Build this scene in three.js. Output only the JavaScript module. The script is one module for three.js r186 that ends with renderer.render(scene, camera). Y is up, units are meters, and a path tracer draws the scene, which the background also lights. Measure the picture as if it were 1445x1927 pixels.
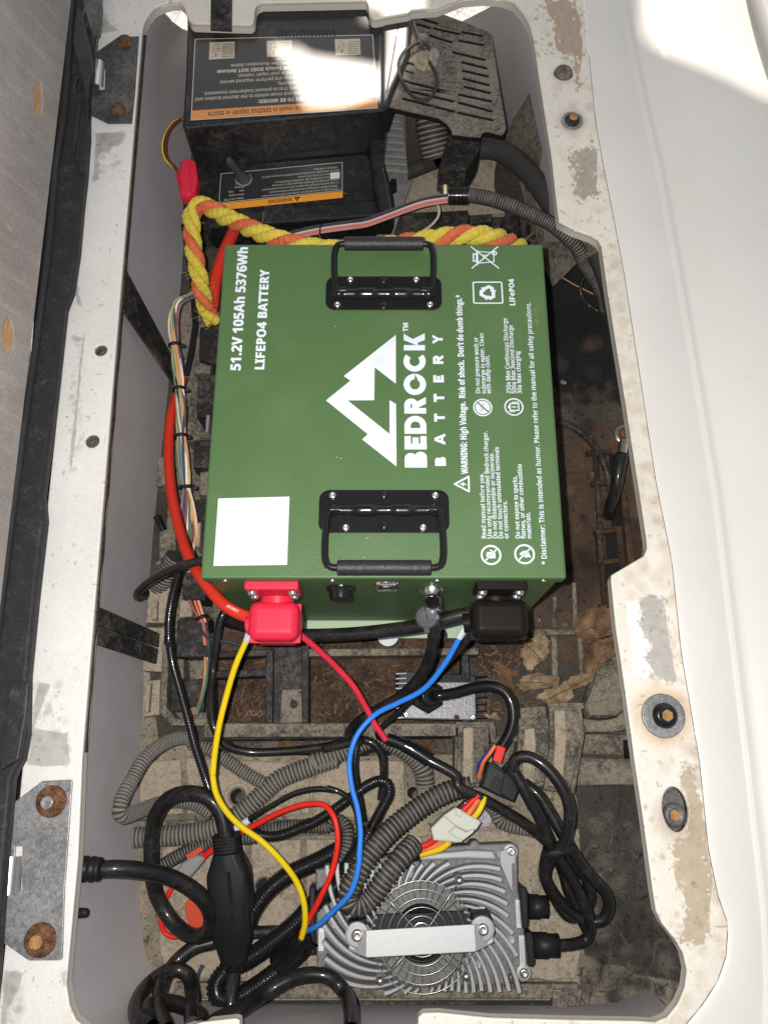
import * as THREE from 'three';
import { mergeGeometries, mergeVertices, toCreasedNormals } from 'three/addons/utils/BufferGeometryUtils.js';
import { RoundedBoxGeometry } from 'three/addons/geometries/RoundedBoxGeometry.js';
import { TextGeometry } from 'three/addons/geometries/TextGeometry.js';
import { FontLoader } from 'three/addons/loaders/FontLoader.js';

// ---------------------------------------------------------------- camera, sky, sun, flash, exposure
const W = 767, H = 1024;
const scene = new THREE.Scene();
const FOC = 1477, PITCH = 0.306, CAM = new THREE.Vector3(0.0005, 0.9641, 0.3436);
const camera = new THREE.PerspectiveCamera(2 * Math.atan(963.5 / FOC) * 180 / Math.PI, W / H, 0.02, 200);
camera.position.copy(CAM);
camera.up.set(0, 0, -1);
camera.lookAt(CAM.x, CAM.y - Math.cos(PITCH), CAM.z - Math.sin(PITCH));
const renderer = new THREE.WebGLRenderer({ antialias: true });
renderer.setSize(W, H);
renderer.toneMapping = THREE.LinearToneMapping;
renderer.toneMappingExposure = 1.0;
renderer.shadowMap.enabled = true;
{ // computed daylight sky: bluish overhead, paler at the horizon, plain ground colour below it
  const w = 64, h = 32, d = new Float32Array(w * h * 4);
  for (let j = 0; j < h; j++) {
    const e = Math.sin(((j + 0.5) / h - 0.5) * Math.PI);
    for (let i = 0; i < w; i++) {
      const az = ((i + 0.5) / w - 0.5) * 2 * Math.PI, ce = Math.sqrt(1 - e * e), cs = Math.max(0, (-0.03 * ce * Math.cos(az) + 0.75 * e - 0.66 * ce * Math.sin(az))), glow = 1 + 4.5 * Math.pow(cs, 5);
      const o = (j * w + i) * 4, t = Math.pow(Math.max(0, e), 0.5);
      const c = e > 0 ? [0.98 - 0.5 * t, 1.03 - 0.42 * t, 1.16 - 0.32 * t] : [0.26, 0.24, 0.22];
      for (let k = 0; k < 3; k++) d[o + k] = e > 0 ? (c[k] + ([0.95, 0.92, 0.88][k] - c[k]) * Math.pow(cs, 4)) * glow : c[k];
      d[o + 3] = 1;
    }
  }
  const t = new THREE.DataTexture(d, w, h, THREE.RGBAFormat, THREE.FloatType);
  t.mapping = THREE.EquirectangularReflectionMapping;
  t.magFilter = THREE.LinearFilter; t.minFilter = THREE.LinearFilter; t.needsUpdate = true;
  scene.background = t; scene.environment = t;
  scene.environmentIntensity = 0.3; scene.backgroundIntensity = 0.3;
}
const SUN = new THREE.Vector3(-0.03, 0.75, -0.66).normalize();
const sun = new THREE.DirectionalLight(0xfff4e6, 4.8);
sun.name = 'sun'; sun.position.copy(SUN).multiplyScalar(6); sun.castShadow = true;
Object.assign(sun.shadow.camera, { left: -1.5, right: 1.5, top: 1.5, bottom: -1.5, near: 0.5, far: 12 });
sun.shadow.mapSize.set(2048, 2048);
scene.add(sun); scene.add(sun.target);
// the flash of the phone, burning beside its lens
const flash = new THREE.PointLight(0xfffcf8, 3.2, 0, 2);
flash.name = 'phone_flash'; flash.position.set(CAM.x - 0.027, CAM.y + 0.004, CAM.z - 0.012);
flash.castShadow = true; flash.shadow.radius = 0.25;
scene.add(flash);

// ---------------------------------------------------------------- helpers
const V = (x, y, z) => new THREE.Vector3(x, y, z);
const RIM = 0.14, FLOOR = -0.03;
const FWD = V(0, -Math.cos(PITCH), -Math.sin(PITCH)), UPV = V(0, Math.sin(PITCH), -Math.cos(PITCH));
const ray = (px, py) => V(1, 0, 0).multiplyScalar((px - 722.5) / FOC).addScaledVector(UPV, -(py - 963.5) / FOC).add(FWD);
// measured place of a photographed point on a level plane / on an upright plane / on any plane of the real thing
const P = (px, py, y) => { const d = ray(px, py); return CAM.clone().addScaledVector(d, (y - CAM.y) / d.y); };
const Pz = (px, py, z) => { const d = ray(px, py); return CAM.clone().addScaledVector(d, (z - CAM.z) / d.z); };
const Pn = (px, py, o, n) => { const d = ray(px, py); return CAM.clone().addScaledVector(d, o.clone().sub(CAM).dot(n) / d.dot(n)); };
const ZM = (ox, oy, s) => (list) => list.map(([x, y, ...r]) => [ox + x / s, oy + y / s, ...r]);

let rs = 12345;
const rnd = () => { rs = (rs + 0x6d2b79f5) | 0; let t = Math.imul(rs ^ (rs >>> 15), 1 | rs); t = (t + Math.imul(t ^ (t >>> 7), 61 | t)) ^ t; return ((t ^ (t >>> 14)) >>> 0) / 4294967296; };
const rr = (a, b) => a + (b - a) * rnd();
const hash = (x, y, s) => { let h = Math.imul(x, 374761393) ^ Math.imul(y, 668265263) ^ Math.imul(s + 17, 2147483647 - 58); h = Math.imul(h ^ (h >>> 13), 1274126177); h ^= h >>> 16; return (h >>> 0) / 4294967296; };
function vn(x, y, per, s) { // periodic value noise
  const ix = Math.floor(x), iy = Math.floor(y), fx = x - ix, fy = y - iy, u = fx * fx * (3 - 2 * fx), v = fy * fy * (3 - 2 * fy);
  const m = (a) => ((a % per) + per) % per, a = m(ix), b = m(ix + 1), c = m(iy), d = m(iy + 1);
  return (hash(a, c, s) * (1 - u) + hash(b, c, s) * u) * (1 - v) + (hash(a, d, s) * (1 - u) + hash(b, d, s) * u) * v;
}
function fbm(x, y, per, s, oct = 5, gain = 0.55) {
  let v = 0, a = 1, t = 0;
  for (let i = 0; i < oct; i++) { v += a * vn(x, y, per, s + i * 7); t += a; a *= gain; x *= 2; y *= 2; per *= 2; }
  return v / t;
}
const sat = (x) => Math.max(0, Math.min(1, x)), sst = (a, b, x) => { const t = sat((x - a) / (b - a)); return t * t * (3 - 2 * t); };
const mix3 = (a, b, t) => [a[0] + (b[0] - a[0]) * t, a[1] + (b[1] - a[1]) * t, a[2] + (b[2] - a[2]) * t];
const s8 = (l) => Math.round(255 * (l <= 0.0031308 ? 12.92 * l : 1.055 * Math.pow(l, 1 / 2.4) - 0.055));
function dataTex(n, size, fn, color = true) { // fn(u, v) -> linear rgb or height; size in metres
  const d = new Uint8Array(n * n * 4);
  for (let j = 0; j < n; j++) for (let i = 0; i < n; i++) {
    const c = fn(i / n, j / n), o = (j * n + i) * 4;
    if (color) { d[o] = s8(sat(c[0])); d[o + 1] = s8(sat(c[1])); d[o + 2] = s8(sat(c[2])); } else d[o] = d[o + 1] = d[o + 2] = 255 * sat(c);
    d[o + 3] = 255;
  }
  const t = new THREE.DataTexture(d, n, n, THREE.RGBAFormat);
  t.wrapS = t.wrapT = THREE.RepeatWrapping; t.magFilter = THREE.LinearFilter; t.minFilter = THREE.LinearMipmapLinearFilter; t.generateMipmaps = true;
  if (color) t.colorSpace = THREE.SRGBColorSpace;
  t.repeat.set(1 / size, 1 / size); t.needsUpdate = true;
  return t;
}
const L = (r, g, b) => new THREE.Color().setRGB(r, g, b);
const std = (o) => new THREE.MeshPhysicalMaterial({ roughness: 0.6, side: THREE.DoubleSide, specularIntensity: o.metalness ? 1 : 0.4, ...o });
const phy = (o) => new THREE.MeshPhysicalMaterial({ roughness: 0.6, side: THREE.DoubleSide, ...o });
// dusty: base colour with dust of another colour lying in blotches and specks
const dusty = (n, size, base, dust, amt, seed, per = 6) => dataTex(n, size, (u, v) => {
  const a = fbm(u * per, v * per, per, seed), b = fbm(u * per * 8, v * per * 8, per * 8, seed + 50, 3), f = vn(u * 170, v * 170, 170, seed + 90);
  const q = 0.72 - amt * 0.44, t = sst(q - 0.22, q + 0.24, a * 0.46 + b * 0.34 + f * 0.2);
  const c = mix3(base, dust, t), k = 0.8 + 0.3 * f + 0.2 * (b - 0.5);
  return [c[0] * k, c[1] * k, c[2] * k];
});
const T = {};
T.grain = dataTex(256, 0.05, (u, v) => fbm(u * 32, v * 32, 32, 3, 3, 0.7), false);
T.rough = dataTex(512, 0.25, (u, v) => fbm(u * 12, v * 12, 12, 5, 6, 0.65), false);
T.smudge = dataTex(512, 0.3, (u, v) => 0.35 + 0.55 * fbm(u * 5, v * 5, 5, 9, 6, 0.6), false);
T.blackDust = dusty(512, 0.24, [0.016, 0.016, 0.017], [0.11, 0.095, 0.078], 0.22, 11);
T.greyDust = dusty(512, 0.22, [0.04, 0.038, 0.034], [0.21, 0.18, 0.14], 0.66, 21);
T.tanDust = dusty(512, 0.26, [0.13, 0.112, 0.088], [0.315, 0.262, 0.195], 0.9, 31);
T.brownDust = dusty(512, 0.2, [0.022, 0.015, 0.011], [0.10, 0.058, 0.034], 0.5, 41, 9);
T.wall = dataTex(512, 0.5, (u, v) => { const a = fbm(u * 3, v * 3, 3, 51, 4), f = vn(u * 200, v * 200, 200, 53), b = fbm(u * 40, v * 8, 8, 55, 3), k = 0.86 + 0.2 * a + 0.05 * f + .05 * b - .5 * sst(.965, .99, vn(u * 110, v * 110, 110, 57)); return [0.375 * k, 0.348 * k, 0.352 * k]; });
T.steel = dusty(512, 0.16, [0.16, 0.16, 0.165], [0.30, 0.30, 0.30], 0.55, 61, 5);
T.darkSteel = dusty(512, 0.14, [0.055, 0.056, 0.06], [0.15, 0.145, 0.14], 0.5, 66, 5);
T.rust = dusty(256, 0.03, [0.028, 0.014, 0.010], [0.24, 0.115, 0.055], 0.5, 71, 5);
T.board = dataTex(512, 0.4, (u, v) => {
  const a = fbm(u * 4, v * 4, 4, 81, 6, 0.6), s = fbm(u * 60, v * 6, 6, 85, 3), f = vn(u * 220, v * 220, 220, 88), sp = sst(0.9, 0.97, vn(u * 90, v * 30, 30, 95));
  const c = mix3([0.25, 0.22, 0.2], [0.40, 0.36, 0.335], sat(a * 1.5 - 0.3)), k = 0.75 + 0.3 * s + 0.22 * f;
  return mix3([c[0] * k, c[1] * k, c[2] * k], [0.45, 0.42, 0.37], sp * 0.4);
});
const dust = (t, o) => std({ map: t, bumpMap: T.rough, bumpScale: 0.0006, roughness: 0.85, ...o });
// eight rings of corrugation along u, ridge and groove each in its own dust
const ringTex = (pitch, ridge, groove, seed) => { const t = dataTex(256, 1, (u, v) => { const f = (u * 8) % 1, g = sst(.5, .6, f) * (1 - sst(.9, 1, f)), a = fbm(u * 6, v * 6, 6, seed, 4), b = vn(u * 60, v * 60, 60, seed + 3), k = 0.7 + 0.6 * b * .6 + .3 * (a - .5); const c = mix3(ridge, groove, sat(g * (.5 + .9 * a) + .16 * sst(.55, .8, a))); return [c[0] * k, c[1] * k, c[2] * k]; }); t.repeat.set(1 / (8 * pitch), 1 / .06); return t; };
const M = {
  deck: phy({ map: dataTex(512, 0.45, (u, v) => { const a = fbm(u * 3, v * 3, 3, 61, 5), s = sst(.955, .985, vn(u * 90, v * 90, 90, 63)), sc = sst(.95, .98, vn(u * 9 + v * 22, v * 140 - u * 30, 200, 65)) * .06, k = .93 + .12 * a - .22 * s * sst(.5, .7, a) - sc; return [0.655 * k, 0.63 * k, 0.585 * k]; }), roughness: 0.42, specularIntensity: .35, clearcoat: 0.12, clearcoatRoughness: 0.08 }),
  wall: dust(T.wall, { roughness: 0.55, bumpScale: 0.0003 }),
  blackDust: dust(T.blackDust, { roughness: 0.6 }), greyDust: dust(T.greyDust), tanDust: dust(T.tanDust), brownDust: dust(T.brownDust),
  trim: dust(dusty(512, .3, [0.026, 0.026, 0.028], [0.07, 0.068, 0.068], .18, 15, 4), { roughness: 0.5 }),
  green: phy({ color: L(0.062, 0.119, 0.041), roughness: 0.46, specularIntensity: .7, bumpMap: T.grain, bumpScale: 0.00016 }),
  greenPale: std({ color: L(0.35, 0.45, 0.30), roughness: 0.5 }),
  black: std({ color: L(0.011, 0.011, 0.012), roughness: 0.45, bumpMap: T.grain, bumpScale: 0.0001 }),
  gloss: phy({ color: L(0.007, 0.007, 0.008), roughness: 0.3, specularIntensity: .4, clearcoat: 0.5, clearcoatRoughness: 0.06 }),
  rubber: phy({ map: dusty(256, .08, [.0075, .0075, .008], [.05, .045, .038], .16, 191, 6), roughness: 0.42, specularIntensity: .4, clearcoat: .3, clearcoatRoughness: .1 }),
  loom: phy({ color: L(0.009, 0.009, 0.010), roughness: 0.3, specularIntensity: .6, clearcoat: .4, clearcoatRoughness: .1 }),
  cover: phy({ roughness: 0.5, map: dusty(512, 0.3, [0.009, 0.009, 0.010], [0.06, 0.054, 0.047], 0.14, 101), specularIntensity: .5, clearcoat: 0.4, clearcoatRoughness: 0.22 }),
  loomGrey: (p) => std({ map: ringTex(p, [0.20, 0.185, 0.16], [0.05, 0.046, 0.04], 111), roughness: 0.85 }),
  loomDusty: (p) => std({ map: ringTex(p, [0.030, 0.0295, 0.029], [0.20, 0.183, 0.158], 121), roughness: 0.6 }),
  steel: std({ color: L(0.62, 0.60, 0.57), metalness: 1, roughness: 0.28 }),
  chrome: std({ color: L(0.8, 0.79, 0.77), metalness: 1, roughness: 0.15 }),
  plate: std({ map: T.steel, metalness: 0.35, roughness: 0.45, bumpMap: T.rough, bumpScale: 0.0002 }),
  darkPlate: std({ map: T.darkSteel, metalness: 0.3, roughness: 0.5, bumpMap: T.rough, bumpScale: 0.0004 }),
  rust: std({ map: T.rust, roughness: 0.9, bumpMap: T.rough, bumpScale: 0.0014 }),
  orangeRust: std({ map: dusty(128, .012, [.20, .085, .03], [.42, .24, .10], .6, 195, 4), roughness: 0.9, bumpMap: T.rough, bumpScale: 0.001 }),
  aluCast: std({ map: dusty(256, .1, [.12, .12, .12], [.19, .188, .182], .6, 137, 6), metalness: .2, specularIntensity: .5, roughness: .55 }),
  alu: std({ color: L(0.31, 0.31, 0.315), metalness: 0.3, specularIntensity: .6, roughness: 0.5, bumpMap: T.grain, bumpScale: 0.00008 }),
  aluBright: std({ map: dataTex(256, 0.04, (u, v) => { const f = 0.30 + 0.30 * hash(Math.floor(u * 256), Math.floor(v * 256), 5); return [f, f, f]; }), metalness: 0.5, roughness: 0.5, specularIntensity: .5 }),
  heatSink: std({ map: dusty(256, 0.08, [0.17, 0.17, 0.168], [0.27, 0.265, 0.255], 0.6, 131, 6), metalness: 0.2, specularIntensity: .6, roughness: 0.55 }),
  board: std({ map: T.board, roughness: 0.75, bumpMap: T.rough, bumpScale: 0.0008 }),
  wood: std({ map: dataTex(256, 0.06, (u, v) => mix3([0.30, 0.16, 0.07], [0.52, 0.33, 0.17], fbm(u * 4, v * 24, 4, 141, 4)), true), roughness: 0.8 }),
  red: std({ color: L(0.60, 0.020, 0.050), roughness: 0.42, bumpMap: T.grain, bumpScale: 0.00012 }),
  redCable: std({ color: L(0.52, 0.028, 0.014), roughness: 0.5 }),
  redWire: std({ color: L(0.62, 0.022, 0.014), roughness: 0.38 }),
  pinkWire: std({ color: L(0.70, 0.03, 0.06), roughness: 0.4 }),
  yellow: std({ color: L(0.66, 0.47, 0.008), roughness: 0.38 }),
  blue: std({ color: L(0.028, 0.19, 0.66), roughness: 0.36 }),
  darkBlue: std({ color: L(0.02, 0.035, 0.22), roughness: 0.4 }),
  orange: std({ color: L(0.66, 0.17, 0.05), roughness: 0.5 }),
  navy: std({ color: L(0.03, 0.045, 0.075), roughness: 0.5 }),
  white: std({ color: L(0.56, 0.58, 0.64), roughness: 0.5 }),
  nylon: phy({ specularIntensity: .5, color: L(0.46, 0.46, 0.39), roughness: 0.45 }),
  greyPlastic: std({ color: L(0.22, 0.215, 0.22), roughness: 0.5 }),
  orangeDisc: std({ color: L(0.50, 0.06, 0.025), roughness: 0.6 }),
};
const wireMat = {};
const wm = (r, g, b) => (wireMat[[r, g, b]] ??= std({ color: L(r, g, b), roughness: 0.55 }));

// box-projected texture coordinates, in metres
function boxUV(g) {
  if (g.index) g = g.toNonIndexed();
  const p = g.attributes.position, n = g.attributes.normal, uv = new Float32Array(p.count * 2);
  for (let i = 0; i < p.count; i += 3) {
    let ax = 0, ay = 0, az = 0;
    for (let k = 0; k < 3; k++) { ax += n.getX(i + k); ay += n.getY(i + k); az += n.getZ(i + k); }
    ax = Math.abs(ax); ay = Math.abs(ay); az = Math.abs(az);
    for (let k = i; k < i + 3; k++) {
      const q = ay >= ax && ay >= az ? [p.getX(k), -p.getZ(k)] : ax >= az ? [p.getZ(k), p.getY(k)] : [p.getX(k), p.getY(k)];
      uv[k * 2] = q[0]; uv[k * 2 + 1] = q[1];
    }
  }
  g.setAttribute('uv', new THREE.BufferAttribute(uv, 2));
  return g;
}
const used = {};
const numbered = (n) => { const k = used[n] = (used[n] ?? -1) + 1; return k ? n + '_' + String(k).padStart(3, '0') : n; };
const clean = (g) => { const o = g.index ? g.toNonIndexed() : g; for (const k of Object.keys(o.attributes)) if (!['position', 'normal', 'uv'].includes(k)) o.deleteAttribute(k); o.clearGroups?.(); return o; };
function mesh(name, geo, mat, parent) {
  const g = Array.isArray(geo) ? (geo.length > 1 ? mergeGeometries(geo.map(clean)) : geo[0]) : geo;
  const m = new THREE.Mesh(g, mat);
  m.name = name; m.castShadow = m.receiveShadow = true;
  if (parent) parent.add(m);
  return m;
}
const things = [];
function thing(name, label, category, group) {
  const o = new THREE.Group();
  o.name = numbered(name); o.userData = { label, category };
  if (group) o.userData.group = group;
  scene.add(o); things.push(o);
  return o;
}
// a thing that is one mesh
function solo(name, label, category, geo, mat, group) {
  const m = mesh(numbered(name), geo, mat);
  m.userData = { label, category };
  if (group) m.userData.group = group;
  scene.add(m); things.push(m);
  return m;
}
function struct(name, geo, mat) { const m = mesh(numbered(name), geo, mat, scene); m.userData.kind = 'structure'; return m; }
// puts each thing's origin at its base once its parts are built
function settle() {
  for (const o of things) {
    const b = new THREE.Box3().setFromObject(o), c = V((b.min.x + b.max.x) / 2, b.min.y, (b.min.z + b.max.z) / 2);
    if (o.isMesh) { o.geometry = o.geometry.clone(); o.geometry.translate(-c.x, -c.y, -c.z); o.position.copy(c); } else { o.position.copy(c); for (const k of o.children) k.position.sub(c); }
  }
}
const at3 = (p, y) => (p.isVector3 ? p : P(p[0], p[1], p.length > 2 ? p[2] : y));
// a level prism: the outline traced on its top face at height y
function slab(pts, y, t, b = 0.001, holes = [], seg = 2) {
  const to = (list) => list.map((p) => { const q = at3(p, y); return new THREE.Vector2(q.x, -q.z); });
  let o = to(pts);
  if (THREE.ShapeUtils.isClockWise(o)) o.reverse();
  const s = new THREE.Shape(o);
  for (const h of holes) { let q = to(h); if (!THREE.ShapeUtils.isClockWise(q)) q.reverse(); s.holes.push(new THREE.Path(q)); }
  const g = new THREE.ExtrudeGeometry(s, { depth: Math.max(1e-4, t - 2 * b), bevelEnabled: b > 0, bevelThickness: b, bevelSize: b, bevelOffset: -b, bevelSegments: seg, curveSegments: 8 });
  g.rotateX(-Math.PI / 2); g.translate(0, y - t + b, 0);
  return boxUV(g);
}
const rect = (x0, y0, x1, y1) => [[x0, y0], [x1, y0], [x1, y1], [x0, y1]];
const oval = (c, rx, rz, n = 24, turn = 0) => Array.from({ length: n }, (_, i) => { const a = i / n * 2 * Math.PI, x = rx * Math.cos(a), z = rz * Math.sin(a); return V(c.x + x * Math.cos(turn) - z * Math.sin(turn), c.y, c.z + x * Math.sin(turn) + z * Math.cos(turn)); });
// a box with rounded edges given by its centre, size and turn about y
function rbox(c, sx, sy, sz, r = 0.002, turn = 0, seg = 2) { const g = new RoundedBoxGeometry(sx, sy, sz, seg, Math.min(r, sx / 2.01, sy / 2.01, sz / 2.01)); g.rotateY(turn); g.translate(c.x, c.y, c.z); return boxUV(clean(g)); }
const curveOf = (pts, y, closed = false) => new THREE.CatmullRomCurve3(pts.map((p) => at3(p, y)), closed, 'centripetal');
const tube = (pts, r, y, rad = 10) => { const c = pts.isCurve ? pts : curveOf(pts, y); return new THREE.TubeGeometry(c, Math.max(8, Math.ceil(c.getLength() / 0.004)), r, rad, false); };
// sweep with a radius that changes along the length: corrugated loom, strands
function sweep(c, radius, step, rad = 12, cap = true) {
  const len = c.getLength(), n = Math.max(4, Math.ceil(len / step)), fr = c.computeFrenetFrames(n, false), pos = [], nor = [], uv = [], idx = [];
  for (let i = 0; i <= n; i++) {
    const p = c.getPointAt(i / n), s = i / n * len, r = radius(s, len), dr = (radius(s + 1e-4, len) - radius(s - 1e-4, len)) / 2e-4;
    for (let k = 0; k <= rad; k++) {
      const a = k / rad * 2 * Math.PI, d = fr.normals[i].clone().multiplyScalar(-Math.cos(a)).addScaledVector(fr.binormals[i], Math.sin(a));
      const q = p.clone().addScaledVector(d, r), nn = d.clone().addScaledVector(fr.tangents[i], -dr).normalize();
      pos.push(q.x, q.y, q.z); nor.push(nn.x, nn.y, nn.z); uv.push(s, k / rad * 2 * Math.PI * r);
      if (i < n && k < rad) { const b = i * (rad + 1) + k; idx.push(b, b + rad + 1, b + 1, b + 1, b + rad + 1, b + rad + 2); }
    }
  }
  if (cap) for (const [i, f] of [[0, -1], [n, 1]]) {
    const p = c.getPointAt(i / n), t = fr.tangents[i], b = pos.length / 3;
    pos.push(p.x, p.y, p.z); nor.push(t.x * f, t.y * f, t.z * f); uv.push(0, 0);
    for (let k = 0; k <= rad; k++) { const o = (i * (rad + 1) + k) * 3; pos.push(pos[o], pos[o + 1], pos[o + 2]); nor.push(t.x * f, t.y * f, t.z * f); uv.push(0, 0); if (k < rad) idx.push(b, b + 1 + k, b + 2 + k); }
  }
  const g = new THREE.BufferGeometry();
  g.setAttribute('position', new THREE.Float32BufferAttribute(pos, 3)); g.setAttribute('normal', new THREE.Float32BufferAttribute(nor, 3)); g.setAttribute('uv', new THREE.Float32BufferAttribute(uv, 2)); g.setIndex(idx);
  return g;
}
const loom = (pts, r, y, pitch = 0.0032, amp = 0.18) => sweep(pts.isCurve ? pts : curveOf(pts, y), (s) => { const f = (s / pitch) % 1; return r * (1 - amp * sst(0.5, 0.62, f) * (1 - sst(0.88, 1, f))); }, pitch / 7, 14);
const cable = (pts, r, y, rad = 12) => sweep(pts.isCurve ? pts : curveOf(pts, y), () => r, 0.0035, rad);
// a lathed part whose axis runs from a along dir
function spin(a, dir, profile, seg = 24) { const g = new THREE.LatheGeometry(profile.map(([r, h]) => new THREE.Vector2(r, h)), seg); g.applyQuaternion(new THREE.Quaternion().setFromUnitVectors(V(0, 1, 0), dir.clone().normalize())); g.translate(a.x, a.y, a.z); return boxUV(clean(g)); }
const rod = (a, b, r, seg = 12) => { const d = b.clone().sub(a), h = d.length(); return spin(a, d, [[0, 0], [r, 0], [r, h], [0, h]].map((q) => [Math.max(q[0], 1e-6), q[1]]), seg); };
const UP = V(0, 1, 0);
// pan-head screw with its cross recess
const screwGeo = (c, r, dir = UP, h = r * 0.7) => spin(c, dir, [[r, 0], [r, h * 0.5], [r * 0.8, h * 0.85], [r * 0.42, h], [r * 0.3, h * 0.6], [1e-6, h * 0.55]], 16);
const ball = (c, r) => { const g = new THREE.SphereGeometry(r, 14, 10); g.translate(c.x, c.y, c.z); return g; };
// a surface between two or more lines of points
function loft(rows) {
  const pos = [], idx = [], n = rows[0].length;
  rows.forEach((r) => r.forEach((p) => pos.push(p.x, p.y, p.z)));
  for (let j = 0; j < rows.length - 1; j++) for (let i = 0; i < n - 1; i++) { const a = j * n + i; idx.push(a, a + 1, a + n, a + 1, a + n + 1, a + n); }
  const g = new THREE.BufferGeometry(); g.setAttribute('position', new THREE.Float32BufferAttribute(pos, 3)); g.setIndex(idx); g.computeVertexNormals();
  return g;
}
// a thin sheet whose picture reads upright when its corners are given as top-left, top-right, bottom-right, bottom-left
function sheet(tl, tr, br, bl) {
  const g = new THREE.BufferGeometry();
  g.setAttribute('position', new THREE.Float32BufferAttribute([tl, tr, br, bl].flatMap((p) => [p.x, p.y, p.z]), 3));
  g.setAttribute('uv', new THREE.Float32BufferAttribute([0, 1, 1, 1, 1, 0, 0, 0], 2)); g.setIndex([0, 2, 1, 0, 3, 2]); g.computeVertexNormals();
  return g;
}
function canvasTex(w, h, draw) {
  const c = document.createElement('canvas'); c.width = w; c.height = h;
  draw(c.getContext('2d'), w, h);
  const t = new THREE.CanvasTexture(c); t.colorSpace = THREE.SRGBColorSpace; t.magFilter = THREE.LinearFilter; t.anisotropy = 8; t.wrapS = t.wrapT = THREE.ClampToEdgeWrapping;
  return t;
}
const css = (c, a = 1) => `rgba(${s8(c[0])},${s8(c[1])},${s8(c[2])},${a})`;
// ---------------------------------------------------------------- ground, floor and walls of the bay
{
  const g = new THREE.PlaneGeometry(40, 40, 1, 1); g.rotateX(-Math.PI / 2); g.translate(0, -0.35, 0);
  struct('ground', boxUV(clean(g)), std({ map: dusty(512, 0.5, [0.52, 0.50, 0.47], [0.72, 0.70, 0.67], 0.6, 151, 8), roughness: 0.95, bumpMap: T.rough, bumpScale: 0.004 }));
}
const jag = (pts, amp, n = 6) => { // roughens an outline
  const o = [];
  pts.forEach((p, i) => { const q = pts[(i + 1) % pts.length]; for (let k = 0; k < n; k++) { const t = k / n; o.push([p[0] + (q[0] - p[0]) * t + (k ? rr(-amp, amp) : 0), p[1] + (q[1] - p[1]) * t + (k ? rr(-amp, amp) : 0)]); } });
  return o;
};
// a colour map laid flat over a level surface: x0..x1, z0..z1 in metres; draw() gets a function from a measured point to map pixels
function flatMap(x0, x1, z0, z1, w, y, base, draw, post) {
  const h = Math.round(w * (z1 - z0) / (x1 - x0));
  const t = canvasTex(w, h, (c) => {
    c.fillStyle = css(base); c.fillRect(0, 0, w, h);
    const at = (p) => { const q = at3(p, y); return [(q.x - x0) / (x1 - x0) * w, (q.z - z0) / (z1 - z0) * h]; };
    const poly = (pts, fill) => { c.fillStyle = fill; c.beginPath(); pts.forEach((p, i) => { const q = at(p); i ? c.lineTo(...q) : c.moveTo(...q); }); c.closePath(); c.fill(); };
    const soft = (p, r, col, a) => { const [x, z] = at(p), R = r * w / (x1 - x0), g = c.createRadialGradient(x, z, 0, x, z, R); g.addColorStop(0, css(col, a)); g.addColorStop(0.55, css(col, a * 0.7)); g.addColorStop(1, css(col, 0)); c.fillStyle = g; c.fillRect(x - R, z - R, 2 * R, 2 * R); };
    draw(c, { at, poly, soft, k: w / (x1 - x0) });
    if (post) { const im = c.getImageData(0, 0, w, h), d = im.data; for (let j = 0; j < h; j++) for (let i = 0; i < w; i++) { const o = (j * w + i) * 4, f = post(i / w * (x1 - x0), j / w * (x1 - x0)); if (f.length) { d[o] = d[o] * (1 - f[3]) + f[0] * f[3]; d[o + 1] = d[o + 1] * (1 - f[3]) + f[1] * f[3]; d[o + 2] = d[o + 2] * (1 - f[3]) + f[2] * f[3]; } d[o] *= f.k; d[o + 1] *= f.k; d[o + 2] *= f.k; } c.putImageData(im, 0, 0); }
  });
  t.wrapS = t.wrapT = THREE.ClampToEdgeWrapping;
  t.userUV = (g) => { const p = g.attributes.position, uv = g.attributes.uv; for (let i = 0; i < p.count; i++) uv.setXY(i, (p.getX(i) - x0) / (x1 - x0), 1 - (p.getZ(i) - z0) / (z1 - z0)); return g; };
  return t;
}
// opening of the white body above the bay, clockwise from the lower left, measured on its top face
const RAILX = (y) => y < 60 ? 268 : y < 454 ? 268 - (y - 60) * 33 / 394 : 235 - (y - 454) * 80 / 973;
const OPEN = [[125, 1852], [147, 1617], [RAILX(1427), 1427], [RAILX(1000), 1000], [RAILX(454), 454], [RAILX(263), 263], [268, 60], [271, 44], [278, 29], [291, 14], [306, 7], [322, 3], [338, 2], [346, 10], [351, 26], [356, 38], [363, 43], [470, 46], [477, 42], [479, 33], [480, 16], [484, 8], [493, 4], [600, 2], [688, 0], [692, 8], [695, 28], [699, 33], [705, 35], [768, 24], [775, 18], [823, 15], [846, 6], [872, -4], [910, -7], [945, -4], [966, 3], [985, 25], [997, 48], [1004, 75], [1013, 140], [1038, 300], [1044, 360], [1051, 416], [1080, 432], [1112, 443], [1124, 451], [1131, 462], [1143, 550], [1175, 750], [1203, 930], [1216, 1015], [1217, 1032], [1211, 1046], [1150, 1082], [1149, 1092], [1158, 1180], [1173, 1280], [1193, 1427], [1211, 1550], [1228, 1677], [1234, 1715], [1245, 1738], [1272, 1772], [1285, 1795], [1292, 1827], [1288, 1860], [1275, 1890], [1255, 1915], [1232, 1924], [1200, 1922], [1073, 1920], [923, 1916], [826, 1906], [796, 1907], [787, 1915], [786, 1938], [452, 1946], [451, 1920], [443, 1917], [380, 1924], [300, 1950], [190, 1948], [165, 1938], [143, 1920], [131, 1892]];
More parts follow.
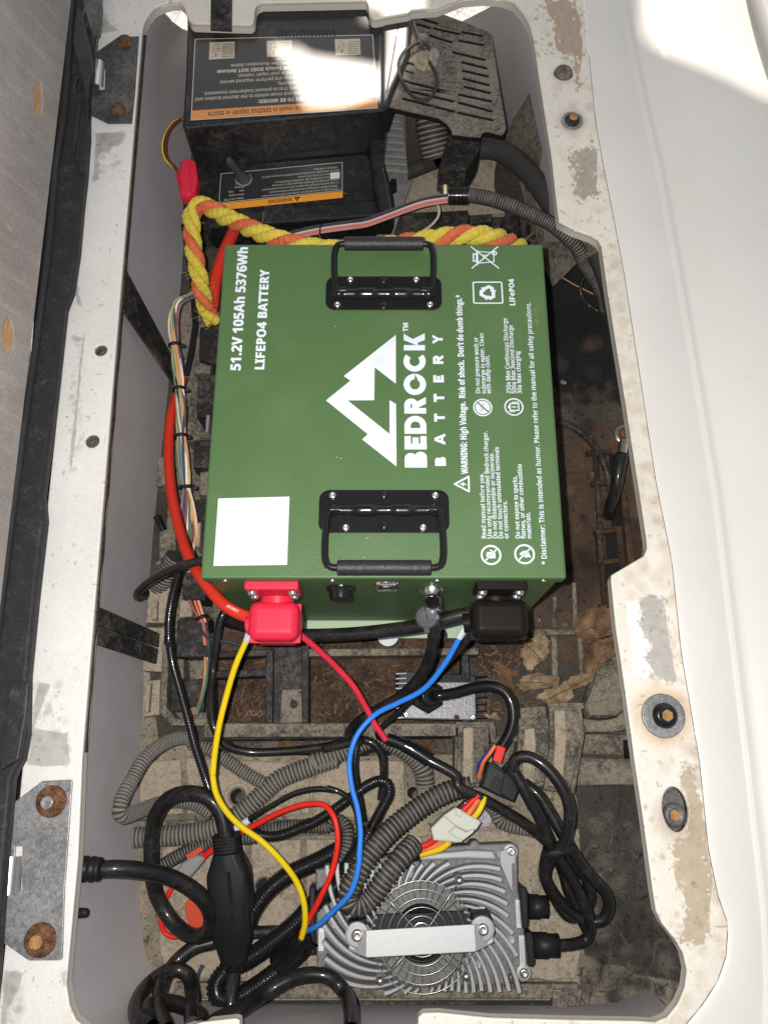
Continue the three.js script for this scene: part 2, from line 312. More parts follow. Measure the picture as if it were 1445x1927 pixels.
{ // bay floor with its drain holes and the slot that shows the ground
  const hole = (px, py, r) => oval(P(px, py, FLOOR), r, r, 18);
  const outer = [V(-0.36, FLOOR, -0.75), V(0.42, FLOOR, -0.75), V(0.42, FLOOR, 0.8), V(-0.36, FLOOR, 0.8)];
  const drains = [[1060, 718, .0046], [1111, 820, .0024], [1118, 892, .0044], [1125, 966, .0042], [1133, 1041, .003], [1012, 1165, .0042], [1062, 1173, .0042], [929, 1218, .0036]];
  const holes = [[[372, 1392], [850, 1386], [852, 1420], [640, 1424], [372, 1416]], hole(447, 1499, .0088), hole(497, 1669, .0095), hole(777, 1492, .007), ...drains.map((d) => hole(...d))];
  const z = [-0.36, 0.42, -0.75, 0.8];
  const tan = [0.245, 0.205, 0.15], map = flatMap(...z, 1024, FLOOR, tan, (c, q) => {
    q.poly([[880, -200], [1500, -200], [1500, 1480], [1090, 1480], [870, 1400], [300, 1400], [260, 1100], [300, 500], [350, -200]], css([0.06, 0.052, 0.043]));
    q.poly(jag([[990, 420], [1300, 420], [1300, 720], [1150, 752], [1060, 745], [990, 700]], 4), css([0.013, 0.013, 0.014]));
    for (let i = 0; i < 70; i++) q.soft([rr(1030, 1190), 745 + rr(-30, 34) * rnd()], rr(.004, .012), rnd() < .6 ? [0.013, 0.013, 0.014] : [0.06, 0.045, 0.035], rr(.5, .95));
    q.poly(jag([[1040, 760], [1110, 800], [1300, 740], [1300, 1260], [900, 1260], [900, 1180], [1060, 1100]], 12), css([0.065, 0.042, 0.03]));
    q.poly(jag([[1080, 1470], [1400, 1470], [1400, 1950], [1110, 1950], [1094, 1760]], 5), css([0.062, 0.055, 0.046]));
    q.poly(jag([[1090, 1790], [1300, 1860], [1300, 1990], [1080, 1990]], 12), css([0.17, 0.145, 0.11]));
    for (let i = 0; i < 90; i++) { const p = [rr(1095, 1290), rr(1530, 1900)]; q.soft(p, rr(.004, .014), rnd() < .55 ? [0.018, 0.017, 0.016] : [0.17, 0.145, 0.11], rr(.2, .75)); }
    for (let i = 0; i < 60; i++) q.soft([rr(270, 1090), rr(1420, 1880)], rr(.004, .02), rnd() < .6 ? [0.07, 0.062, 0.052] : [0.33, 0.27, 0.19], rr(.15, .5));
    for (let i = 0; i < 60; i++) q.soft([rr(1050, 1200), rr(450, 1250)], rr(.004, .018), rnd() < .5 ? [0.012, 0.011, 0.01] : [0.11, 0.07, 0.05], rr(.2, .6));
    c.lineCap = 'round';
    for (let i = 0; i < 170; i++) { const a = q.at([rr(1090, 1300), rr(1520, 1910)]), t = rr(0, 6.3), l = rr(3, 13); c.strokeStyle = css(rnd() < .6 ? [0.02, 0.019, 0.018] : [0.15, 0.13, 0.1], rr(.2, .7)); c.lineWidth = rr(1, 3.5); c.beginPath(); c.moveTo(...a); c.quadraticCurveTo(a[0] + l * Math.cos(t) + rr(-4, 4), a[1] + l * Math.sin(t), a[0] + 1.7 * l * Math.cos(t), a[1] + 1.7 * l * Math.sin(t) + rr(-4, 4)); c.stroke(); }
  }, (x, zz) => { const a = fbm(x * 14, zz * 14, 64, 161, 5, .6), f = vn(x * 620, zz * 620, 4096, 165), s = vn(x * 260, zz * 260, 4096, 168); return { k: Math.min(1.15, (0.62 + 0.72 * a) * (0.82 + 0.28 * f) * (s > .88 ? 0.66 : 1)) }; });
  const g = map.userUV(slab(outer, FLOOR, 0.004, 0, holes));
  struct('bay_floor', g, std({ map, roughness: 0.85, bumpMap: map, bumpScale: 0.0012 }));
  // moulded walls that drop from the opening to the floor
  const wl = [[[300, 8], [392, 60]], [[268, 60], [378, 110]], [[262, 140], [366, 240]], [[RAILX(263), 263], [356, 330]], [[RAILX(454), 454], [340, 540]], [[RAILX(650), 650], [320, 700]], [[RAILX(850), 850], [300, 890]], [[RAILX(1000), 1000], [288, 1010]], [[RAILX(1180), 1180], [275, 1180]], [[RAILX(1427), 1427], [265, 1427]], [[147, 1617], [261, 1577]], [[138, 1720], [262, 1690]], [[128, 1840], [272, 1790]], [[140, 1915], [288, 1835]], [[165, 1940], [318, 1866]], [[200, 1955], [370, 1882]], [[300, 1958], [450, 1887]], [[450, 1962], [620, 1889]], [[800, 1960], [880, 1890]], [[1075, 1960], [1090, 1890]], [[1210, 1955], [1160, 1886]], [[1290, 1925], [1215, 1860]]];
  const rows = [0, .15, .3, .5, .7, .85, .95, 1].map((t) => wl.map(([a, b]) => { const A = P(...a, RIM - .004), B = P(...b, FLOOR); if (a[0] < 275) A.x -= .006; const f = t * t * .55 + t * .45; return V(A.x + (B.x - A.x) * f, A.y + (B.y - A.y) * t, A.z + (B.z - A.z) * f); }));
  struct('bay_wall', boxUV(clean(loft(rows))), M.wall);
  const wr = [[[960, -6], [840, 55]], [[986, 25], [880, 80]], [[1006, 85], [925, 150]], [[1016, 150], [950, 235]], [[1040, 300], [985, 370]], [[1053, 416], [1010, 470]], [[1110, 440], [1075, 500]]];
  const rowr = [0, .25, .5, .75, 1].map((t) => wr.map(([a, b]) => { const A = P(a[0] + 6, a[1] - 3, RIM - .004), B = P(...b, FLOOR); return A.lerp(B, t); }));
  struct('bay_wall', boxUV(clean(loft(rowr))), M.wall);
  // dark mudguard skin that bulges through the far right corner
  const liner = [[[1012, 150], [1035, 305], [1054, 418], [1130, 470]], [[965, 225], [1010, 330], [1040, 430], [1080, 500]], [[948, 262], [985, 345], [1000, 450], [1040, 540]]];
  const hs = [.10, .05, .0];
  struct('wheel_arch_liner', boxUV(clean(loft(liner.map((r, j) => r.map((p) => P(...p, hs[j])))))), M.greyDust);
}
// ---------------------------------------------------------------- white moulded body around the bay
const body = thing('cart_body', 'white moulded cart body panel with dirty flat rim framing the open bay', 'body panel');
const RIMR = [[-200, 1078], [0, 1098], [225, 1120], [300, 1133], [500, 1172], [700, 1203], [900, 1233], [1055, 1264], [1230, 1282], [1430, 1316], [1600, 1333], [1690, 1352], [1740, 1370], [1800, 1366], [1850, 1349], [1900, 1315], [1940, 1280], [2100, 1200]];
{
  const RAILL = [[-200, 215], [45, 190], [215, 172], [450, 145], [650, 122], [930, 92], [1230, 65], [1430, 44], [1830, 5], [2100, -25]];
  const outer = [...RIMR.map(([y, x]) => [x, y]), ...RAILL.map(([y, x]) => [x, y]).reverse()];
  const zz = (ox, oy, s) => ZM(ox, oy, s);
  const cream = [0.66, 0.61, 0.525], grey = [0.40, 0.38, 0.355], brown = [0.30, 0.22, 0.15], rustc = [0.42, 0.22, 0.08];
  const map = flatMap(-0.47, 0.47, -0.74, 0.74, 1300, RIM, cream, (c, q) => {
    q.poly([[-100, -200], [330, -200], [260, 900], [100, 2100], [-200, 2100]], css([0.66, 0.635, 0.605]));
    // grime along the right rim
    for (let i = 0; i < 420; i++) { const y = rr(-60, 1950), b = RIMR.findIndex((r) => r[0] > y), A = RIMR[b - 1], B = RIMR[b], x = A[1] + (B[1] - A[1]) * (y - A[0]) / (B[0] - A[0]); q.soft([x - Math.abs(rr(-1, 1) * rr(0, 120)), y], rr(.002, .011), mix3(brown, rustc, rnd() * .7), rr(.04, .22)); }
    for (let i = 0; i < 150; i++) q.soft([rr(985, 1250), rr(-20, 1950)], rr(.001, .004), brown, rr(.2, .5));
    const P1 = (pts, col, amp = 3, n = 5) => { // patch with flakes breaking off round its edge and mottling inside
      q.poly(jag(pts, amp, n), css(col));
      const bx = [Math.min(...pts.map((p) => p[0])), Math.max(...pts.map((p) => p[0])), Math.min(...pts.map((p) => p[1])), Math.max(...pts.map((p) => p[1]))];
      pts.forEach((p, i) => { const o = pts[(i + 1) % pts.length]; for (let k = 0; k < 14; k++) { const t = rnd(), x = p[0] + (o[0] - p[0]) * t + rr(-1, 1) * amp * 2.4, y = p[1] + (o[1] - p[1]) * t + rr(-1, 1) * amp * 2.4, r = rr(.4, 1.1) * Math.min(3, amp); q.poly(jag([[x - r, y - r], [x + r, y - r * .6], [x + r * .7, y + r], [x - r * .8, y + r * .7]], r * .3, 2), css(rnd() < .55 ? col : cream, rr(.5, 1))); } });
      const n2 = Math.min(60, (bx[1] - bx[0]) * (bx[3] - bx[2]) / 90); for (let i = 0; i < n2; i++) q.soft([rr(bx[0] + 4, bx[1] - 4), rr(bx[2] + 4, bx[3] - 4)], rr(.0015, .006), mix3(col, rnd() < .5 ? [.1, .08, .06] : [.6, .55, .46], .6), rr(.1, .35));
    };
    P1(zz(723, 0, 2)([[600, 0], [720, 0], [745, 150], [740, 330], [722, 330], [715, 215], [650, 190], [640, 90]]), [0.36, 0.27, 0.19], 4);
    for (let i = 0; i < 60; i++) q.soft([rr(1005, 1070), rr(0, 110)], rr(.001, .004), brown, rr(.3, .7));
    P1(zz(723, 0, 2)([[710, 570], [760, 545], [800, 560], [806, 730], [760, 745], [715, 738], [722, 650], [690, 600]]), [0.34, 0.29, 0.235], 5);
    const R6 = zz(1000, 1060, 3.853);
    q.poly(jag(R6([[690, 290], [790, 270], [880, 610], [900, 830], [740, 830]]), 4, 6), css([0.74, 0.735, 0.72]));
    P1(R6([[775, 285], [820, 250], [878, 224], [950, 262], [975, 400], [1000, 560], [1052, 830], [1030, 875], [975, 862], [890, 812], [860, 740], [822, 685], [872, 612], [850, 560], [822, 520], [778, 432], [802, 380]]), [0.37, 0.345, 0.31], 2);
    P1(R6([[1105, 1440], [1160, 1560], [1210, 1800], [1185, 1927], [1150, 1850], [1130, 1680], [1075, 1570]]), [0.36, 0.31, 0.24], 3);
    P1(zz(723, 1427, 2)([[1120, 40], [1150, 20], [1215, 280], [1228, 420], [1225, 640], [1190, 700], [1110, 700], [1140, 560], [1090, 430], [1085, 320], [1150, 290]]), [0.42, 0.34, 0.24], 5, 8);
    // worn adhesive on the left rail
    const Z3 = zz(0, 0, 4.188), Z22 = zz(0, 380, 3.105), Z20 = zz(0, 930, 2), Z21 = zz(0, 1400, 3.656);
    P1(Z3([[752, 1048], [985, 1045], [985, 1092], [950, 1140], [890, 1150], [862, 1200], [800, 1205], [765, 1262], [790, 1290], [770, 1340], [785, 1415], [730, 1428], [748, 1330], [752, 1200]]), [0.38, 0.35, 0.34], 1.2, 5);
    P1(Z3([[830, 130], [870, 190], [935, 240], [800, 262], [808, 190]]), grey, 1);
    P1(Z22([[450, 485], [478, 612], [455, 590], [434, 515]]), grey, 1); P1(Z22([[495, 770], [478, 960], [462, 1160], [448, 1290], [432, 1480], [410, 1582], [412, 1480], [440, 1230], [465, 960], [487, 800]]), grey, 1.2);
    P1(Z20([[145, 708], [190, 718], [150, 820], [130, 880], [210, 895], [255, 902], [266, 1010], [245, 1022], [104, 1022], [118, 930], [126, 800]]), grey, 1.5);
    P1(Z21([[40, 1555], [165, 1575], [120, 1700], [50, 1840], [48, 1927], [8, 1940]]), grey, 1.5); P1(Z21([[425, 1575], [460, 1560], [452, 1668], [435, 1660]]), grey, 1);
    for (let i = 0; i < 60; i++) { const p = [rr(60, 230), rr(300, 1450)]; if (p[0] < RAILX(p[1]) - 5) q.poly(jag([[p[0], p[1]], [p[0] + rr(1, 4), p[1]], [p[0] + rr(0, 4), p[1] + rr(1, 7)]], .8, 2), css(grey, rr(.4, .9))); }
    for (const [x, y, r] of [[236, 85, .02], [223, 210, .018], [97, 1508, .017]]) q.soft([x, y], r, rustc, .8);
    q.soft([1247, 1347], .036, [0.45, 0.27, 0.11], .75); q.soft([1272, 1540], .028, brown, .6); q.soft([1060, 140], .02, brown, .5); q.soft([1075, 227], .024, brown, .5);
  }, (x, z) => { const a = fbm(x * 9, z * 9, 64, 171, 6, .6), f = vn(x * 700, z * 700, 4096, 175), s = vn(x * 240, z * 240, 4096, 178); return { k: Math.min(1.04, (0.93 + 0.15 * a) * (0.97 + 0.06 * f)) * (s > .93 ? 0.84 : 1) }; });
  const hole = (px, py, r, r2 = r) => oval(P(px, py, RIM), r, r2, 22);
  const holes = [OPEN, hole(190, 659, .0072), hole(174, 830, .0078), hole(1060, 137, .0125), hole(1075, 228, .0095), hole(1270, 1523, .0125, .021)];
  const rim = mesh('rim', map.userUV(slab(outer, RIM, .005, .0016, holes, 3)), phy({ map, roughness: 0.48, clearcoat: 0.2, clearcoatRoughness: 0.3 }), body);
  // rolled edge below the opening, and the dark lining that follows the rail
  const under = OPEN.map((p) => P(p[0], p[1], RIM)), lip = [0, 1, 2].map((k) => [...under, under[0]].map((p) => V(p.x, RIM - .0045 - k * .005, p.z)));
  mesh('rim_lip', boxUV(clean(loft(lip))), phy({ color: L(0.55, 0.51, 0.44), roughness: 0.5 }), body);
  const seam = []; for (let y = 66; y <= 1420; y += 18) seam.push([RAILX(y), y]);
  const e = [0, 1].map((k) => seam.map(([x, y]) => P(x + k * (8 + 2.4 * Math.sin(y * .05) * (fbm(y * .03, 3, 64, 9))), y, RIM - .006)));
  const e2 = seam.map(([x, y]) => P(x + 9, y, RIM - .02));
  mesh('edge_lining', boxUV(clean(loft([e[0], e[1], e2]))), M.brownDust, body);
  // sloping shoulder and the deck beside it
  const CRE = [[-200, 1140], [0, 1168], [200, 1209], [350, 1243], [500, 1270], [700, 1305], [930, 1343], [1200, 1375], [1430, 1402], [1700, 1432], [1850, 1440], [2100, 1440]];
  const lin = (T_, y) => { let i = T_.findIndex((r) => r[0] >= y); if (i < 1) i = i === 0 ? 1 : T_.length - 1; const A = T_[i - 1], B = T_[i]; return A[1] + (B[1] - A[1]) * (y - A[0]) / (B[0] - A[0]); };
  const ys = []; for (let y = -200; y <= 2100; y += 23) ys.push(y);
  const grid = ys.map((y) => {
    const a = P(lin(RIMR, y), y, RIM - .0012), b = P(lin(CRE, y), y, RIM - .006), r = [];
    for (const t of [0, .02, .06, .15, .3, .5, .7, .84, .92, .97]) { const q = a.clone().lerp(b, t); q.y += .0016 * sst(0, .08, t) + .002 * Math.sin(Math.PI * t); r.push(q); }
    const s = V(1, 0.05, 0), X1 = 0.52; // deck runs on gently rising, then falls to the outer side
    for (const t of [0, .006, .014, .024, .036, .05, .07, .1, .2, .35, .5, .62, .72, .85, 1]) { const x = b.x + (X1 - b.x) * t; r.push(V(x, b.y + .0016 + .020 * (1 - Math.exp(-(x - b.x) / .05)) + (x - b.x) * .02 - .14 * (x - b.x) ** 2 + .0032 * (Math.exp(-(((x - b.x) / .0045) ** 2)) - Math.exp(-(((x - b.x - .013) / .006) ** 2))), b.z)); }
    return r;
  });
  mesh('shoulder', boxUV(clean(mergeVertices(loft(grid)))), M.deck, body);
  // bolts through the rim
  const B = (px, py, y) => P(px, py, y);
  const well = (c, r, d) => spin(V(c.x, RIM - d, c.z), UP, [[1e-6, 0], [r, .0005], [r, d - .002]], 24);
  { const c = B(1060, 136, RIM - .003), b = mesh('bolt', spin(V(c.x, RIM - .012, c.z), UP, [[.0118, 0], [.0118, .009], [.0105, .012], [.006, .0128], [.0045, .0105], [1e-6, .0105]], 24), M.greyDust, body); b.userData.label = 'black recessed bolt in the rim, far end'; }
  { const c = B(1076, 228, RIM); mesh('washer', spin(V(c.x, RIM + .0002, c.z), UP, [[.0145, 0], [.0140, .0016], [.0085, .0018], [.0085, -.004]], 28), M.plate, body); const b = mesh('bolt', spin(V(c.x, RIM - .003, c.z), UP, [[.0098, 0], [.0098, .005], [.0078, .0085], [1e-6, .0095]], 24), M.blackDust, body); mesh('rust', spin(V(c.x + .0006, RIM + .0058, c.z - .0012), UP, [[.0058, 0], [.0045, .0022], [1e-6, .003]], 7), M.orangeRust, b); }
  { const c = B(1247, 1347, RIM); const w = mesh('washer', spin(V(c.x, RIM + .0003, c.z), UP, [[.0222, 0], [.0218, .0018], [.0205, .0022], [.0125, .0022], [.012, .001]], 40), M.plate, body); const b = mesh('bolt', spin(V(c.x + .0012, RIM + .002, c.z), UP, [[.0130, 0], [.0125, .002], [.0105, .005], [.0070, .0068], [.0064, .0052], [1e-6, .0050]], 28), M.gloss, body); mesh('rust', spin(V(c.x + .0022, RIM + .0064, c.z), UP, [[.0062, 0], [.0058, .0012], [1e-6, .0009]], 6), M.orangeRust, b); }
  { const c = B(1270, 1523, RIM); mesh('slot_backing', slab(oval(V(c.x, RIM - .008, c.z), .0123, .0208, 24), RIM - .008, .003, 0), M.darkPlate, body); const k = B(1272, 1535, RIM); const b = mesh('bolt', spin(V(k.x, RIM - .007, k.z), UP, [[.0118, 0], [.0115, .003], [.0090, .0055], [.0058, .0058], [.0050, .0035], [1e-6, .0035]], 24), M.darkPlate, body); mesh('rust', spin(V(k.x, RIM - .003, k.z), UP, [[.0056, 0], [.0050, .0010], [1e-6, .0012]], 6), M.orangeRust, b); }
  for (const [x, y, r] of [[190, 659, .0072], [174, 830, .0078]]) mesh('hole_sleeve', well(B(x, y, RIM), r * 1.0, .02), M.greyDust, body);
  // black catch in the tab above the controller
  mesh('catch', slab([[397, -20], [437, -20], [436, 56], [396, 54]], RIM + .003, .004, .001), M.blackDust, body);
  mesh('catch_boss', spin(P(418, 20, RIM + .003), UP, [[.0085, 0], [.0085, .003], [.0065, .003], [.006, .0005], [1e-6, .0005]], 24), M.blackDust, body);
}
// grey rubber bumper strut at the outer right edge, and the roof overhead that shades the bay
{
  const m = solo('roof_strut', 'grey strut at the upper right corner beside the sunlit deck', 'strut', tube([P(1415, -60, .165), P(1436, 20, .168), P(1462, 100, .17), P(1500, 200, .17)], .012, 0, 14), std({ color: L(.40, .39, .38), roughness: .5 }));
}
const sunShift = (p, y) => { const k = (y - p.y) / SUN.y; return V(p.x + SUN.x * k, y, p.z + SUN.z * k); };
{
  const Y = 1.9, up = (list, h) => list.map((p) => sunShift(P(p[0], p[1], h), Y));
  const notch = up([[1600, 230], [1445, 178], [1380, 143], [1320, 112], [1275, 84], [1240, 55], [1222, 25], [1214, -5], [1210, -80]], RIM + .03);
  const ex = sunShift(V(.50, RIM + .03, 0), Y).x;
  const outer = [V(ex, Y, 1.2), ...notch, V(notch[notch.length - 1].x, Y, -2.35), V(-1.6, Y, -2.35), V(-1.6, Y, 1.2)];
  const holes = [up([[490, 78], [560, 82], [585, 98], [715, 120], [724, 112], [728, 76], [716, 68], [690, 62], [600, 50], [520, 32], [590, 27], [680, 33], [690, -60], [800, -60], [800, 92], [775, 140], [745, 190], [726, 206], [712, 203], [640, 222], [575, 225], [545, 160]], .128)];
  const roof = thing('cart_roof', 'moulded roof of the cart standing above the seat bay', 'roof');
  mesh('roof_panel', slab(outer, Y, .03, 0, holes), std({ color: L(.12, .12, .12), roughness: .8 }), roof);
}
// ---------------------------------------------------------------- tipped-up seat and its hinges on the left
{
  const seat = thing('seat', 'tipped-up seat with scuffed grey board underside and black plastic edge at the left', 'seat');
  const E0 = [[140, -120], [129, 14], [115, 215], [100, 310], [87, 454], [71, 586], [48, 744], [20, 950], [0, 1105], [-60, 1560], [-110, 1990]];
  const a = P(...E0[1], .175), b = P(...E0[8], .175), along = b.clone().sub(a).normalize(), lean = V(-0.42, 1, 0), nrm = along.clone().cross(lean).normalize();
  if (nrm.x < 0) nrm.negate();
  const upD = nrm.clone().cross(along).normalize(); if (upD.y < 0) upD.negate();
  const len = 1.3, st = a.clone().addScaledVector(along, -.2);
  const to2 = (p) => { const d = p.clone().sub(st); return new THREE.Vector2(d.dot(along), d.dot(upD)); };
  const sh = new THREE.Shape([new THREE.Vector2(-.1, -.004), new THREE.Vector2(len, -.004), new THREE.Vector2(len, .4), new THREE.Vector2(-.1, .4)]);
  const slots = [[[73, 187], 8, 34], [[16, 633], 11, 34]].map(([c, rx, ry]) => { const q = []; for (let i = 0; i < 26; i++) { const t = i / 26 * 6.2832; q.push(to2(Pn(c[0] + rx * Math.cos(t) * (1 - .1 * Math.sin(t)) - .02 * ry * Math.sin(t), c[1] + ry * Math.sin(t), a, nrm))); } return q; });
  for (const q of slots) { if (!THREE.ShapeUtils.isClockWise(q)) q.reverse(); sh.holes.push(new THREE.Path(q)); }
  const bas = new THREE.Matrix4().makeBasis(along, upD, along.clone().cross(upD)).setPosition(st), out = along.clone().cross(upD).dot(nrm) > 0 ? 1 : -1;
  const g = new THREE.ExtrudeGeometry(sh, { depth: .010, bevelEnabled: true, bevelThickness: .001, bevelSize: .001, bevelOffset: -.001, bevelSegments: 2 });
  g.translate(0, 0, out > 0 ? -.011 : .001);
  g.applyMatrix4(bas);
  mesh('board', boxUV(clean(g)), M.board, seat);
  for (const q of slots) { const s = new THREE.Shape(q.map((p) => p.clone())), h = new THREE.ExtrudeGeometry(s, { depth: .006, bevelEnabled: false }); h.translate(0, 0, out > 0 ? -.0085 : .0025); h.applyMatrix4(bas); mesh('bare_wood', h, M.wood, seat); }
  // black plastic edge: inner bead and outer flat
  const IN = E0.map(([x, y]) => [x + 1, y]), OUT = [[204, -120], [172, 60], [166, 180], [166, 250], [160, 330], [153, 390], [146, 470], [135, 541], [122, 576], [104, 740], [80, 927], [84, 975], [66, 1130], [52, 1270], [50, 1380], [41, 1430], [28, 1452], [22, 1468], [10, 1600], [-20, 1990]];
  mesh('edge_trim', slab([...IN, ...OUT.slice().reverse()], .165, .016, .004, [], 3), M.trim, seat);
  const bead = E0.map(([x, y]) => P(x + 7, y, .168));
  mesh('edge_bead', tube(bead, .0042, 0, 8), M.trim, seat);
  const Z3 = ZM(0, 0, 4.188), Z20 = ZM(0, 930, 2);
  mesh('rib', slab(Z3([[612, 812], [640, 812], [700, 1050], [668, 1330], [628, 1345], [570, 1190]]), .172, .008, .002), M.trim, seat);
  mesh('rib', slab(Z3([[606, 815], [642, 808], [640, 840], [592, 1190], [566, 1190]]), .175, .004, .0015), M.trim, seat);
  mesh('rib', slab(Z20([[35, 705], [110, 705], [100, 830], [70, 1000], [0, 1040], [0, 1000], [22, 850]]), .172, .008, .002), M.trim, seat);
  mesh('plug', spin(P(78, 713, .1655), UP, [[.007, 0], [.006, .001], [.0045, .0012], [1e-6, .0004]], 24), M.trim, seat).scale.set(1, 1, 1);
  // dark underside that closes the gap beside the rail
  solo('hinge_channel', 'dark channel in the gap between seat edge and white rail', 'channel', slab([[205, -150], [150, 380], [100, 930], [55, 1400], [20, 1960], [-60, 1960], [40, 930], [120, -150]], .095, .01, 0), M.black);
}
{
  const Z3 = ZM(0, 0, 4.188), h = thing('hinge', 'dark grimy hinge with two rusted bolts at the top left of the rail', 'hinge', null);
  mesh('plate', slab(Z3([[1095, 283], [1085, 420], [1066, 700], [1040, 966], [850, 968], [700, 895], [690, 880], [715, 600], [745, 420], [930, 292]]), RIM + .0028, .0026, .0006, [Z3([[790, 540], [832, 538], [826, 705], [780, 705]])]), M.darkPlate, h);
  for (const [x, y, r] of [[236, 80, .0105], [223, 208, .0098]]) { const c = P(x, y, RIM + .0028), b = mesh('bolt', spin(c, UP, [[r, 0], [r * .98, .002], [r * .8, .0052], [r * .55, .0064], [1e-6, .0066]], 24), M.rust, h); mesh('bolt_recess', spin(V(c.x, c.y + .0062, c.z), UP, [[r * .42, 0], [r * .4, .001], [r * .2, .0012], [1e-6, .0002]], 6), M.darkPlate, b); }
  const k0 = P(...Z3([[742, 492]])[0], RIM + .006), k1 = P(...Z3([[730, 690]])[0], RIM + .006), kn = [];
  for (let i = 0; i <= 14; i++) { const t = -1.9 + i / 14 * 3.2; kn.push([k0, k1].map((p) => V(p.x + .004 + .0105 * Math.sin(t), p.y - .004 + .0105 * Math.cos(t), p.z))); }
  mesh('knuckle', boxUV(clean(loft([0, 1].map((j) => kn.map((q) => q[j]))))), M.steel, h);
  mesh('arm', slab(Z3([[600, 75], [625, 60], [655, 110], [735, 470], [745, 560], [705, 640], [700, 750], [680, 770], [572, 330], [572, 300]]), .184, .006, .002, [oval(P(...Z3([[612, 660]])[0], .184), .0022, .011, 16)]), phy({ color: L(0.03, 0.03, 0.034), roughness: 0.6, metalness: .3, clearcoat: .1 }), h);
  mesh('arm', slab(Z3([[655, 20], [670, -60], [805, -60], [800, 130], [780, 275], [735, 270], [700, 200]]), .178, .006, .0015, [oval(P(...Z3([[672, 120]])[0], .178), .0022, .012, 16)]), M.darkPlate, h);
  const w = Z3([[700, 890], [722, 905], [700, 1040], [688, 960]]); mesh('foam_pad', slab(w, RIM + .004, .004, .0005), M.wood, h);
}
{
  const Z = ZM(0, 1400, 3.656), h = thing('hinge', 'bare grey steel hinge with two rusted bolts at the lower left of the rail', 'hinge', null);
  mesh('plate', slab(Z([[290, 255], [480, 245], [494, 250], [499, 264], [470, 680], [446, 1000], [430, 1470], [424, 1484], [410, 1490], [205, 1492], [185, 1482], [0, 1352], [-90, 1280], [-40, 500], [62, 430]]), RIM + .003, .0028, .0008, [Z([[108, 706], [156, 704], [150, 1000], [130, 1040], [96, 1040], [100, 800]])]), M.plate, h);
  for (const [x, y, r] of [[97.5, 1508, .0152], [77, 1769, .0152]]) { const c = P(x, y, RIM + .003), b = mesh('bolt', spin(c, UP, [[r, 0], [r * .98, .0016], [r * .82, .0042], [r * .5, .0056], [1e-6, .0058]], 28), M.rust, h); mesh('bolt_centre', spin(V(c.x - .0022, c.y + .0052, c.z + .001), UP, [[r * .43, 0], [r * .4, .0014], [r * .3, .0012], [1e-6, .0007]], 8), x > 90 ? M.plate : M.orangeRust, b); }
  const k0 = P(22, 1611, RIM + .006), k1 = P(17, 1683, RIM + .006), kn = [];
  for (let i = 0; i <= 18; i++) { const t = -1.9 + i / 18 * 3.4; kn.push([k0, k1].map((p) => V(p.x - .003 + .0125 * Math.sin(t), p.y - .005 + .0125 * Math.cos(t), p.z))); }
  mesh('knuckle', boxUV(clean(loft([0, 1].map((j) => kn.map((q) => q[j]))))), M.steel, h);
  mesh('arm', slab([[-60, 1575], [8, 1573], [11, 1590], [8, 1600], [-60, 1605]], RIM + .008, .004, .001), M.steel, h);
}
// black flat braces from the rail down to the floor
{
  const bar = (a0, a1, b0, b1, name) => { const A = P(...a0, .133), B = P(...a1, .133), C = P(...b0, FLOOR + .012), D = P(...b1, FLOOR + .012), t = V(0.004, -.004, 0); const top = [[A, B], [C, D]].map((r) => r); const g = loft([[A, C], [B, D], [B.clone().add(t), D.clone().add(t)], [A.clone().add(t), C.clone().add(t)], [A, C]].map((r) => { const o = []; for (let i = 0; i <= 6; i++) o.push(r[0].clone().lerp(r[1], i / 6)); return o; })); return toCreasedNormals(boxUV(clean(g)), .6); };
  solo('brace', 'black flat brace leaning from the rail down to the wires, upper of two', 'brace', bar([228, 500], [222, 574], [328, 688], [326, 726]), M.blackDust);
  const t = thing('brace', 'short black channel brace with a centre groove at the lower left wall', 'brace');
  mesh('bar', bar([176, 1140], [174, 1173], [304, 1196], [302, 1221]), M.blackDust, t);
  mesh('bar', bar([174, 1175], [168, 1209], [301, 1224], [298, 1252]), M.blackDust, t);
}
